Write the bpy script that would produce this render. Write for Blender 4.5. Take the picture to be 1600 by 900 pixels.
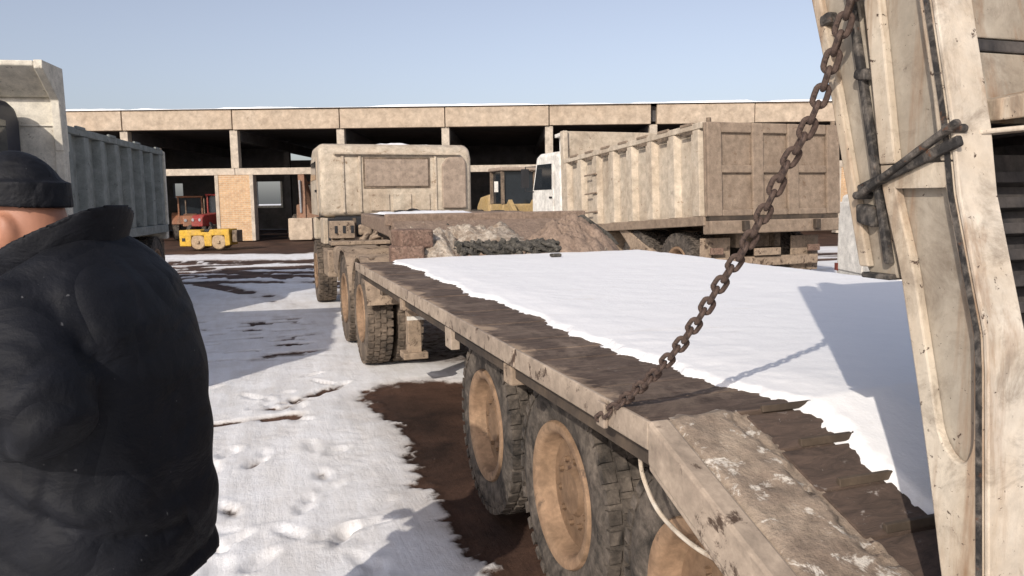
import bpy, bmesh, math, random
import numpy as np
from mathutils import Vector, Matrix, Euler
R = math.radians
random.seed(7); rng = np.random.default_rng(7)
for o in list(bpy.data.objects): bpy.data.objects.remove(o)
scene = bpy.context.scene
C = scene.collection

# ------------------------------------------------------------------ camera, sky, sun, exposure
YAW = R(18.77)                      # the camera looks 18.77 deg to the right of the trailer's axis (+Y)
cam = bpy.data.objects.new('camera', bpy.data.cameras.new('camera')); C.objects.link(cam)
cam.location = (0, 0, 1.65)
cam.matrix_world = Matrix.Translation((0, 0, 1.65)) @ Matrix.Rotation(-YAW, 4, 'Z') @ Matrix.Rotation(R(90 - 6.537), 4, 'X') @ Matrix.Rotation(R(-0.75), 4, 'Z')
cam.data.lens = 1208 / 1600 * 36; cam.data.sensor_width = 36
cam.data.clip_start = 0.05; cam.data.clip_end = 3000
scene.camera = cam
SUN_AZ, SUN_EL = R(41.5), R(29)
world = bpy.data.worlds.new('World'); scene.world = world; world.use_nodes = True
wn = world.node_tree.nodes; wl = world.node_tree.links
sky = wn.new('ShaderNodeTexSky'); sky.sky_type = 'NISHITA'; sky.sun_disc = False
sky.sun_elevation = SUN_EL; sky.sun_rotation = SUN_AZ + math.pi
sky.air_density = 1.0; sky.dust_density = 2.2; sky.ozone_density = 2.5; sky.altitude = 0
hs = wn.new('ShaderNodeHueSaturation'); hs.inputs['Saturation'].default_value = 0.60; hs.inputs['Value'].default_value = 0.80   # pale winter haze
tn = wn.new('ShaderNodeMix'); tn.data_type = 'RGBA'; tn.blend_type = 'MULTIPLY'; tn.inputs[0].default_value = 1; tn.inputs[7].default_value = (1.0, 0.965, 1.0, 1)
wl.new(sky.outputs[0], hs.inputs['Color']); wl.new(hs.outputs[0], tn.inputs[6]); wl.new(tn.outputs[2], wn['Background'].inputs[0]); wn['Background'].inputs[1].default_value = 0.15
sl = bpy.data.lights.new('sun', 'SUN'); sl.energy = 3.0; sl.angle = R(0.5); sl.color = (1.0, 0.915, 0.81)
sun = bpy.data.objects.new('sun', sl); C.objects.link(sun)
ldir = Vector((math.sin(SUN_AZ) * math.cos(SUN_EL), math.cos(SUN_AZ) * math.cos(SUN_EL), -math.sin(SUN_EL)))
sun.rotation_euler = ldir.to_track_quat('-Z', 'Y').to_euler(); sun.location = (-20, -25, 30)
scene.view_settings.view_transform = 'Standard'; scene.view_settings.look = 'None'
scene.view_settings.exposure = 0.30; scene.view_settings.gamma = 1
scene.view_settings.use_curve_mapping = False

def W(u, v, z=0.0):                 # a yard coordinate (u across the view, v away from it) to world
    return Vector((u * math.cos(YAW) + v * math.sin(YAW), -u * math.sin(YAW) + v * math.cos(YAW), z))

# ------------------------------------------------------------------ materials
def new_mat(name):
    m = bpy.data.materials.new(name); m.use_nodes = True
    return m, m.node_tree.nodes, m.node_tree.links, m.node_tree.nodes['Principled BSDF']
def c4(c): return (c[0], c[1], c[2], 1)
def noise(n, l, vec, scale, detail=6, rough=0.6, dist=0.0):
    t = n.new('ShaderNodeTexNoise'); t.inputs['Scale'].default_value = scale; t.inputs['Detail'].default_value = detail
    t.inputs['Roughness'].default_value = rough; t.inputs['Distortion'].default_value = dist
    l.new(vec, t.inputs['Vector']); return t.outputs['Fac']
def ramp(n, l, fac, a, b, ca=(0, 0, 0), cb=(1, 1, 1)):
    r = n.new('ShaderNodeValToRGB'); r.color_ramp.elements[0].position = a; r.color_ramp.elements[1].position = b
    r.color_ramp.elements[0].color = c4(ca); r.color_ramp.elements[1].color = c4(cb)
    l.new(fac, r.inputs['Fac']); return r.outputs['Color']
def mixc(n, l, fac, a, b, mode='MIX'):
    m = n.new('ShaderNodeMix'); m.data_type = 'RGBA'; m.blend_type = mode
    for s, v in ((m.inputs[0], fac), (m.inputs[6], a), (m.inputs[7], b)):
        if isinstance(v, (int, float)): s.default_value = v
        elif isinstance(v, tuple): s.default_value = c4(v)
        else: l.new(v, s)
    return m.outputs[2]
def math_n(n, l, op, a, b=0.0, clamp=False):
    m = n.new('ShaderNodeMath'); m.operation = op; m.use_clamp = clamp
    for s, v in ((m.inputs[0], a), (m.inputs[1], b)):
        if isinstance(v, (int, float)): s.default_value = v
        else: l.new(v, s)
    return m.outputs[0]
def coords(n, l, scale=(1, 1, 1)):
    t = n.new('ShaderNodeTexCoord'); mp = n.new('ShaderNodeMapping'); mp.inputs['Scale'].default_value = scale
    l.new(t.outputs['Object'], mp.inputs['Vector']); return mp.outputs['Vector']
def bump(n, l, b, h, strength=0.3, dist=0.01):
    bn = n.new('ShaderNodeBump'); bn.inputs['Strength'].default_value = strength; bn.inputs['Distance'].default_value = dist
    l.new(h, bn.inputs['Height']); l.new(bn.outputs['Normal'], b.inputs['Normal'])

def dirty(name, base, dirt=(0.30, 0.225, 0.155), amount=0.5, spread=0.16, scale=2.0, stretch=(1, 1, 0.35), rough=0.75, metal=0.0,
          spots=None, spot_amt=0.0, grain=60, bstr=0.25, bdist=0.004, vary=0.33, spot_scale=9, grey=0.86):
    """paint or steel under dust: big patches of dirt, fine grain, and sparse darker chips / rust spots"""
    m, n, l, b = new_mat(name)
    if grey < 1:
        f = lambda c: tuple(x * grey + (0.3 * c[0] + 0.5 * c[1] + 0.2 * c[2]) * (1 - grey) for x in c)
        base, dirt = f(base), f(dirt)
    v = coords(n, l, stretch); v1 = coords(n, l)
    big = noise(n, l, v, scale, 8, 0.68, 0.6)
    fac = ramp(n, l, big, 0.5 - (amount - 0.5) - spread, 0.5 - (amount - 0.5) + spread)
    fine = noise(n, l, v1, grain, 4, 0.7)
    mid = noise(n, l, v1, scale * 4.3, 5, 0.65, 0.3)
    shade = ramp(n, l, mid, 0.25, 0.75, (1 - vary,) * 3, (1 + vary,) * 3)
    col = mixc(n, l, fac, base, dirt)
    col = mixc(n, l, 1.0, col, shade, 'MULTIPLY')
    g = ramp(n, l, fine, 0.2, 0.8, (0.82,) * 3, (1.16,) * 3)
    col = mixc(n, l, 1.0, col, g, 'MULTIPLY')
    if spots:
        sp = noise(n, l, v1, spot_scale, 7, 0.72, 0.4)
        sf = ramp(n, l, sp, 0.66 - spot_amt, 0.72 - spot_amt)
        col = mixc(n, l, sf, col, spots)
    l.new(col, b.inputs['Base Color'])
    b.inputs['Roughness'].default_value = rough; b.inputs['Metallic'].default_value = metal
    b.inputs['Specular IOR Level'].default_value = 0.25
    h = math_n(n, l, 'ADD', math_n(n, l, 'MULTIPLY', fine, 0.4), mid)
    bump(n, l, b, h, bstr, bdist)
    return m
def plain(name, col, rough=0.6, metal=0.0, spec=0.4):
    m, n, l, b = new_mat(name)
    v = coords(n, l); f = noise(n, l, v, 14, 5, 0.65)
    c = mixc(n, l, 1.0, col, ramp(n, l, f, 0.25, 0.75, (0.8,) * 3, (1.18,) * 3), 'MULTIPLY')
    l.new(c, b.inputs['Base Color']); b.inputs['Roughness'].default_value = rough; b.inputs['Metallic'].default_value = metal
    b.inputs['Specular IOR Level'].default_value = spec
    return m

DUST = (0.40, 0.295, 0.20); MUD = (0.115, 0.080, 0.055)
M = {}
M['rail'] = dirty('dusty_rail_steel', (0.16, 0.118, 0.088), (0.39, 0.305, 0.225), 0.64, 0.2, 3.2, (1, 0.5, 1), spots=(0.075, 0.05, 0.036), spot_amt=0.10)
M['beam'] = dirty('dark_frame_steel', (0.03, 0.025, 0.022), (0.11, 0.078, 0.052), 0.5, 0.2, 2.5)
M['tailmud'] = dirty('sandy_mud_crust', (0.20, 0.145, 0.105), (0.39, 0.305, 0.22), 0.48, 0.2, 6, (1, 1, 1), spots=(0.60, 0.55, 0.48), spot_amt=0.10, vary=0.35, grain=120, bstr=0.7, bdist=0.012, spot_scale=14, rough=0.95)
M['tyre'] = dirty('dusty_tyre_rubber', (0.016, 0.015, 0.014), (0.13, 0.105, 0.083), 0.53, 0.14, 7, (1, 1, 1), rough=0.92, grain=70, bstr=0.7, vary=0.5)
M['tyre_mud'] = dirty('mud_caked_tyre_rubber', (0.030, 0.026, 0.023), (0.22, 0.165, 0.118), 0.52, 0.18, 5, (1, 1, 1), rough=0.92, grain=45, bstr=0.5, vary=0.35)
M['rim'] = dirty('dusty_rim_steel', (0.19, 0.12, 0.075), (0.30, 0.20, 0.125), 0.5, 0.25, 3.4, (1, 1, 1), grey=1, spots=(0.12, 0.08, 0.055), spot_amt=0.06, vary=0.4)
M['disc'] = dirty('brown_wheel_disc', (0.13, 0.082, 0.050), (0.22, 0.142, 0.088), 0.5, 0.25, 4, (1, 1, 1), grey=1, spots=(0.10, 0.062, 0.042), spot_amt=0.05)
M['rust'] = dirty('rusty_chain_steel', (0.06, 0.036, 0.028), (0.115, 0.078, 0.060), 0.5, 0.2, 20, (1, 1, 1), rough=0.85, spots=(0.035, 0.025, 0.022), spot_amt=0.12, spot_scale=40, grain=200, bstr=0.5)
M['cab'] = dirty('dusty_beige_cab_paint', (0.52, 0.44, 0.33), (0.36, 0.26, 0.17), 0.42, 0.22, 2.2, (1, 1, 0.4), rough=0.8, spots=(0.22, 0.155, 0.10), spot_amt=0.06)
M['cabpanel'] = dirty('brown_grey_panel', (0.30, 0.225, 0.165), (0.36, 0.275, 0.205), 0.5, 0.2, 3, rough=0.85)
M['redbrown'] = dirty('red_brown_oxide', (0.17, 0.095, 0.068), (0.26, 0.17, 0.12), 0.5, 0.2, 9, (1, 1, 1), rough=0.9, spots=(0.10, 0.065, 0.05), spot_amt=0.1, grain=40, bstr=0.8, bdist=0.02, vary=0.45)
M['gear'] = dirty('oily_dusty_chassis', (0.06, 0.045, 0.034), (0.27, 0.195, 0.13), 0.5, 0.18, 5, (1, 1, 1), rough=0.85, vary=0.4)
M['geardust'] = dirty('dust_covered_chassis', (0.22, 0.16, 0.11), (0.36, 0.265, 0.18), 0.55, 0.2, 4, (1, 1, 1), rough=0.88, spots=(0.08, 0.055, 0.04), spot_amt=0.1, vary=0.35)  # paler chassis steel, mostly under dust
M['dump'] = dirty('dusty_tipper_paint', (0.54, 0.46, 0.35), (0.36, 0.275, 0.19), 0.46, 0.25, 1.6, (1, 1, 0.5), rough=0.8, spots=(0.20, 0.13, 0.085), spot_amt=0.04)
M['dumprear'] = dirty('muddy_tipper_tailgate', (0.21, 0.15, 0.102), (0.29, 0.215, 0.15), 0.5, 0.22, 2.4, (1, 1, 0.6), rough=0.85, spots=(0.17, 0.115, 0.078), spot_amt=0.06)
M['white'] = dirty('dusty_white_cab_paint', (0.72, 0.69, 0.62), (0.52, 0.44, 0.34), 0.3, 0.2, 1.8, rough=0.6)
M['greydump'] = dirty('pale_grey_tipper_paint', (0.56, 0.53, 0.45), (0.64, 0.57, 0.45), 0.45, 0.25, 1.4, (1, 1, 0.4), rough=0.75, spots=(0.22, 0.19, 0.15), spot_amt=0.05)
M['greygreen'] = dirty('shade_toned_tipper_side', (0.19, 0.21, 0.195), (0.26, 0.27, 0.245), 0.5, 0.25, 1.4, (1, 1, 0.4), rough=0.8, spots=(0.07, 0.07, 0.065), spot_amt=0.05)  # the body paint again, darkened so its colour carries the side's shade
M['navy'] = plain('dark_navy_cab_paint', (0.02, 0.024, 0.04), 0.5)
M['glass'] = plain('dark_cab_glass', (0.02, 0.025, 0.03), 0.08, 0, 0.6)
M['black'] = plain('black_plastic', (0.022, 0.022, 0.024), 0.7)
M['chrome'] = plain('bare_mirror_metal', (0.6, 0.6, 0.6), 0.3, 0.8)
M['ramprail'] = dirty('chipped_cream_ramp_paint', (0.62, 0.52, 0.38), (0.52, 0.36, 0.20), 0.42, 0.2, 3.0, (1, 1, 0.25), rough=0.75, spots=(0.17, 0.105, 0.065), spot_amt=0.07, spot_scale=16)
M['rampweb'] = dirty('dusty_grey_beige_web', (0.40, 0.345, 0.265), (0.36, 0.285, 0.20), 0.5, 0.22, 4, (1, 1, 0.5), rough=0.85, spots=(0.30, 0.16, 0.08), spot_amt=0.035, spot_scale=11)
M['rampwhite'] = dirty('worn_off_white_ramp_paint', (0.58, 0.53, 0.45), (0.42, 0.31, 0.20), 0.40, 0.2, 5, (1, 1, 0.25), rough=0.7, spots=(0.10, 0.085, 0.07), spot_amt=0.045, spot_scale=24)
M['darksteel'] = dirty('greasy_dark_steel', (0.035, 0.032, 0.030), (0.20, 0.17, 0.14), 0.42, 0.12, 22, (1, 1, 1), rough=0.7, metal=0.15, grain=150, spots=(0.12, 0.06, 0.035), spot_amt=0.06, spot_scale=30, vary=0.45, bstr=0.6)
M['slat'] = dirty('dark_ramp_slat', (0.035, 0.032, 0.032), (0.12, 0.10, 0.085), 0.42, 0.2, 8, rough=0.8)
M['concrete'] = dirty('weathered_concrete', (0.47, 0.375, 0.275), (0.40, 0.30, 0.205), 0.45, 0.25, 0.7, (1, 1, 0.7), rough=0.9, grain=9, spots=(0.28, 0.22, 0.16), spot_amt=0.05, spot_scale=2.2, bstr=0.3, bdist=0.02, vary=0.32)
M['concpale'] = dirty('pale_concrete_column', (0.48, 0.41, 0.325), (0.40, 0.32, 0.235), 0.4, 0.25, 0.9, rough=0.9, grain=9)
M['shadelining'] = dirty('shaded_shed_lining', (0.07, 0.067, 0.072), (0.12, 0.105, 0.092), 0.4, 0.25, 0.4, (1, 1, 1), rough=0.95, grain=8)  # interior shade of the bays put into the colour of walls and slabs
M['yellow'] = dirty('yellow_machine_paint', (0.60, 0.35, 0.015), (0.42, 0.27, 0.08), 0.4, 0.2, 3, grey=0.95, rough=0.55)
M['drum'] = dirty('dusty_roller_drum', (0.33, 0.22, 0.12), (0.45, 0.33, 0.20), 0.5, 0.25, 3, rough=0.7)
M['redpaint'] = dirty('red_machine_paint', (0.26, 0.03, 0.03), (0.22, 0.10, 0.07), 0.4, 0.2, 3, grey=0.95, rough=0.5)
M['lampred'] = plain('dusty_red_lens', (0.16, 0.035, 0.025), 0.5)
M['dullyellow'] = dirty('dust_faded_yellow_paint', (0.42, 0.27, 0.07), (0.38, 0.27, 0.14), 0.5, 0.25, 3, rough=0.7)
M['dullorange'] = dirty('faded_rusty_orange_paint', (0.26, 0.115, 0.06), (0.25, 0.165, 0.11), 0.5, 0.25, 3, rough=0.8)
M['orange'] = dirty('orange_machine_paint', (0.30, 0.11, 0.05), (0.24, 0.15, 0.10), 0.5, 0.25, 3, grey=0.95, rough=0.6)
M['skin'] = plain('weathered_skin', (0.36, 0.165, 0.10), 0.55)
M['soil'] = dirty('heaped_brown_soil', (0.20, 0.135, 0.095), (0.30, 0.215, 0.155), 0.5, 0.25, 7, (1, 1, 1), rough=0.95, grain=70, bstr=0.8, bdist=0.02)
M['tarp'] = dirty('dark_rubble_and_rope', (0.045, 0.042, 0.036), (0.15, 0.135, 0.11), 0.45, 0.2, 14, (1, 1, 1), rough=0.95, grain=50, bstr=0.9, bdist=0.02, vary=0.5)
M['frosty'] = dirty('frost_covered_dirt', (0.25, 0.185, 0.13), (0.52, 0.45, 0.36), 0.46, 0.14, 11, (1, 1, 1), rough=0.95, grain=40, bstr=0.8, bdist=0.02, vary=0.4)

def chipped(name, base, alt, chip=0.09, run=0.10):
    m, n, l, b = new_mat(name)
    v = coords(n, l); vs = coords(n, l, (6, 6, 0.55)); vd = coords(n, l, (1, 1, 0.3))
    col = mixc(n, l, ramp(n, l, noise(n, l, vd, 5, 8, 0.7, 0.5), 0.38, 0.66), base, alt)
    col = mixc(n, l, 1.0, col, ramp(n, l, noise(n, l, v, 22, 6, 0.7), 0.25, 0.75, (0.78,) * 3, (1.15,) * 3), 'MULTIPLY')
    runs = ramp(n, l, noise(n, l, vs, 2.6, 6, 0.65, 0.2), 0.62 - run, 0.78 - run)
    col = mixc(n, l, math_n(n, l, 'MULTIPLY', runs, 0.75), col, (0.22, 0.12, 0.06))
    gr = ramp(n, l, noise(n, l, v, 9, 8, 0.75, 0.6), 0.50, 0.68)
    col = mixc(n, l, math_n(n, l, 'MULTIPLY', gr, 0.7), col, (0.15, 0.115, 0.085))
    ch = ramp(n, l, noise(n, l, v, 55, 6, 0.75, 0.4), 0.70 - chip, 0.715 - chip)
    col = mixc(n, l, ch, col, (0.075, 0.05, 0.038))
    l.new(col, b.inputs['Base Color']); b.inputs['Roughness'].default_value = 0.78; b.inputs['Specular IOR Level'].default_value = 0.25
    h = math_n(n, l, 'SUBTRACT', math_n(n, l, 'MULTIPLY', noise(n, l, v, 60, 5, 0.7), 0.4), math_n(n, l, 'MULTIPLY', ch, 0.6))
    bump(n, l, b, h, 0.5, 0.004)
    return m
M['ramprail'] = chipped('chipped_cream_ramp_paint', (0.55, 0.485, 0.39), (0.40, 0.315, 0.225), 0.08, 0.14)
M['rampweb'] = chipped('dusty_grey_beige_web', (0.36, 0.32, 0.26), (0.28, 0.235, 0.18), 0.05, 0.11)
M['rampwhite'] = chipped('worn_off_white_ramp_paint', (0.62, 0.57, 0.49), (0.47, 0.38, 0.28), 0.06, 0.11)
def plank_mat():
    m, n, l, b = new_mat('dirty_deck_timber')
    v = coords(n, l, (1.6, 6, 6)); v1 = coords(n, l)
    g = noise(n, l, v, 5, 8, 0.72, 0.8)
    col = ramp(n, l, g, 0.3, 0.72, (0.045, 0.032, 0.025), (0.17, 0.122, 0.094))
    bl = ramp(n, l, noise(n, l, coords(n, l, (1, .6, 1)), 4.2, 8, 0.72, 0.8), 0.46, 0.66)
    col = mixc(n, l, math_n(n, l, 'MULTIPLY', bl, 0.6), col, (0.27, 0.205, 0.155))
    dk = ramp(n, l, noise(n, l, coords(n, l, (1, .7, 1)), 6.5, 8, 0.7, 0.5), 0.55, 0.68)
    col = mixc(n, l, math_n(n, l, 'MULTIPLY', dk, 0.6), col, (0.035, 0.024, 0.019))
    patch = noise(n, l, v1, 3.1, 7, 0.7, 0.5)
    # tan mud trodden over the outer ends of the boards (nearer the rail = more of it)
    sx = n.new('ShaderNodeSeparateXYZ'); l.new(coords(n, l), sx.inputs[0])
    e = math_n(n, l, 'MULTIPLY', math_n(n, l, 'SUBTRACT', 0.955, sx.outputs[0]), 2.6)
    f = ramp(n, l, math_n(n, l, 'ADD', patch, e), 0.56, 0.68)
    col = mixc(n, l, f, col, (0.36, 0.265, 0.185))
    fr = ramp(n, l, noise(n, l, v, 3.1, 8, 0.75, 1.2), 0.63, 0.70)
    col = mixc(n, l, math_n(n, l, 'MULTIPLY', fr, 0.5), col, (0.42, 0.39, 0.36))
    l.new(col, b.inputs['Base Color']); b.inputs['Roughness'].default_value = 0.9; b.inputs['Specular IOR Level'].default_value = 0.2
    bump(n, l, b, g, 0.6, 0.006)
    return m
M['plank'] = plank_mat()
def tail_mat():
    m, n, l, b = new_mat('trodden_tail_boards')
    v = coords(n, l, (2, 6, 6)); v1 = coords(n, l)
    g = noise(n, l, v, 6, 8, 0.72, 0.8)
    col = ramp(n, l, g, 0.3, 0.75, (0.042, 0.029, 0.022), (0.14, 0.094, 0.070))
    fr = ramp(n, l, noise(n, l, v1, 26, 6, 0.75, 0.6), 0.60, 0.68)
    big = ramp(n, l, noise(n, l, v1, 5, 4, 0.6), 0.45, 0.65)
    col = mixc(n, l, math_n(n, l, 'MULTIPLY', fr, big), col, (0.46, 0.42, 0.38))
    l.new(col, b.inputs['Base Color']); b.inputs['Roughness'].default_value = 0.9
    bump(n, l, b, g, 0.7, 0.008)
    return m
M['tail'] = tail_mat()
def snow_mat():
    m, n, l, b = new_mat('snow')
    v = coords(n, l); f = noise(n, l, v, 3, 8, 0.6); g = noise(n, l, v, 70, 4, 0.7)
    d = ramp(n, l, noise(n, l, coords(n, l, (1, 3, 1)), 1.6, 9, 0.7, 0.5), 0.60, 0.80, (0.83, 0.825, 0.82), (0.74, 0.71, 0.67))
    l.new(d, b.inputs['Base Color'])
    b.inputs['Roughness'].default_value = 0.7; b.inputs['Specular IOR Level'].default_value = 0.2
    bump(n, l, b, math_n(n, l, 'ADD', f, math_n(n, l, 'MULTIPLY', g, 0.12)), 0.35, 0.03)
    return m
M['snow'] = snow_mat()
def ground_mat():
    m, n, l, b = new_mat('snowy_dirt_yard')
    t = n.new('ShaderNodeTexCoord'); v = t.outputs['Object']
    a = n.new('ShaderNodeAttribute'); a.attribute_name = 'snow'
    e1 = noise(n, l, v, 9, 8, 0.7, 0.3); e2 = noise(n, l, v, 45, 5, 0.7)
    s = math_n(n, l, 'ADD', a.outputs['Fac'], math_n(n, l, 'MULTIPLY', math_n(n, l, 'SUBTRACT', e1, 0.5), 0.7))
    s = math_n(n, l, 'ADD', s, math_n(n, l, 'MULTIPLY', math_n(n, l, 'SUBTRACT', e2, 0.5), 0.35))
    sf = ramp(n, l, s, 0.36, 0.62)
    wet = noise(n, l, v, 1.3, 7, 0.65, 0.4)
    dirt = ramp(n, l, wet, 0.30, 0.72, (0.022, 0.014, 0.011), (0.12, 0.066, 0.045))
    dirt = mixc(n, l, 1.0, dirt, ramp(n, l, e2, 0.2, 0.8, (0.65,) * 3, (1.3,) * 3), 'MULTIPLY')
    thin = noise(n, l, v, 2.2, 8, 0.7, 0.6)
    snow = ramp(n, l, math_n(n, l, 'ADD', math_n(n, l, 'MULTIPLY', thin, 0.6), math_n(n, l, 'MULTIPLY', noise(n, l, coords(n, l, (4, 0.6, 1)), 2.0, 7, 0.7, 0.3), 0.4)), 0.42, 0.68, (0.83, 0.83, 0.835), (0.66, 0.635, 0.605))
    sl_ = math_n(n, l, 'MULTIPLY', math_n(n, l, 'SUBTRACT', 1.0, a.outputs['Fac'], True), math_n(n, l, 'ADD', e1, 0.35), True)
    snow = mixc(n, l, math_n(n, l, 'MULTIPLY', sl_, 1.1, True), snow, (0.34, 0.27, 0.21))
    l.new(mixc(n, l, sf, dirt, snow), b.inputs['Base Color'])
    ro = n.new('ShaderNodeMix'); ro.data_type = 'FLOAT'; l.new(sf, ro.inputs[0]); ro.inputs[2].default_value = 0.75; ro.inputs[3].default_value = 0.7
    l.new(ro.outputs[0], b.inputs['Roughness']); b.inputs['Specular IOR Level'].default_value = 0.2
    h = math_n(n, l, 'ADD', math_n(n, l, 'MULTIPLY', e1, 0.6), math_n(n, l, 'MULTIPLY', e2, 0.25))
    st = noise(n, l, coords(n, l, (5, 0.7, 1)), 3.0, 6, 0.65, 0.3)
    h = math_n(n, l, 'ADD', h, math_n(n, l, 'MULTIPLY', st, 0.5))
    bump(n, l, b, math_n(n, l, 'ADD', h, math_n(n, l, 'MULTIPLY', sf, 0.5)), 0.5, 0.022)
    return m
M['ground'] = ground_mat()
def brick_mat():
    m, n, l, b = new_mat('pale_brick_infill')
    v = coords(n, l)
    mp = n.new('ShaderNodeMapping'); mp.inputs['Rotation'].default_value = (R(90), 0, 0); l.new(v, mp.inputs['Vector'])
    t = n.new('ShaderNodeTexBrick'); t.inputs['Scale'].default_value = 1; t.inputs['Brick Width'].default_value = 0.25; t.inputs['Row Height'].default_value = 0.085
    t.inputs['Mortar Size'].default_value = 0.012
    t.inputs['Color1'].default_value = c4((0.52, 0.335, 0.185)); t.inputs['Color2'].default_value = c4((0.44, 0.265, 0.145)); t.inputs['Mortar'].default_value = c4((0.50, 0.40, 0.28))
    l.new(mp.outputs[0], t.inputs['Vector'])
    f = noise(n, l, v, 5, 6, 0.7)
    l.new(mixc(n, l, 1.0, t.outputs['Color'], ramp(n, l, f, 0.25, 0.75, (0.75,) * 3, (1.25,) * 3), 'MULTIPLY'), b.inputs['Base Color'])
    b.inputs['Roughness'].default_value = 0.9
    return m
M['brick'] = brick_mat()
def cloth_mat(name, col, scale=9):
    m, n, l, b = new_mat(name)
    v = coords(n, l); f = noise(n, l, v, scale, 6, 0.6, 0.8); g = noise(n, l, v, 160, 3, 0.7)
    c = mixc(n, l, 1.0, col, ramp(n, l, f, 0.3, 0.7, (0.75,) * 3, (1.3,) * 3), 'MULTIPLY')
    sp = ramp(n, l, noise(n, l, v, 60, 2, 0.4), 0.76, 0.79)
    c = mixc(n, l, math_n(n, l, 'MULTIPLY', sp, 0.18), c, (0.4, 0.4, 0.4))
    l.new(c, b.inputs['Base Color']); b.inputs['Roughness'].default_value = 0.66; b.inputs['Specular IOR Level'].default_value = 0.22
    wr = noise(n, l, coords(n, l, (1, 1, 1.7)), 6, 4, 0.5, 0.5)
    rg = math_n(n, l, 'ABSOLUTE', math_n(n, l, 'SUBTRACT', noise(n, l, coords(n, l, (1.2, 1.2, 0.8)), 4.2, 2, 0.45, 0.5), 0.5))
    wr = math_n(n, l, 'ADD', wr, math_n(n, l, 'MINIMUM', math_n(n, l, 'MULTIPLY', rg, 2.6), 0.30))
    bump(n, l, b, math_n(n, l, 'ADD', wr, math_n(n, l, 'MULTIPLY', g, 0.06)), 0.55, 0.03)
    return m
M['jacket'] = cloth_mat('black_quilted_nylon', (0.0062, 0.0069, 0.0100))
M['hat'] = cloth_mat('dark_knit', (0.006, 0.0065, 0.009), 20)
M['scarf'] = cloth_mat('dark_purple_knit', (0.05, 0.022, 0.03), 30)
M['trouser'] = cloth_mat('dark_trouser_cloth', (0.018, 0.018, 0.02))
M['zip'] = plain('pale_collar_piping', (0.45, 0.42, 0.44), 0.5)

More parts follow.
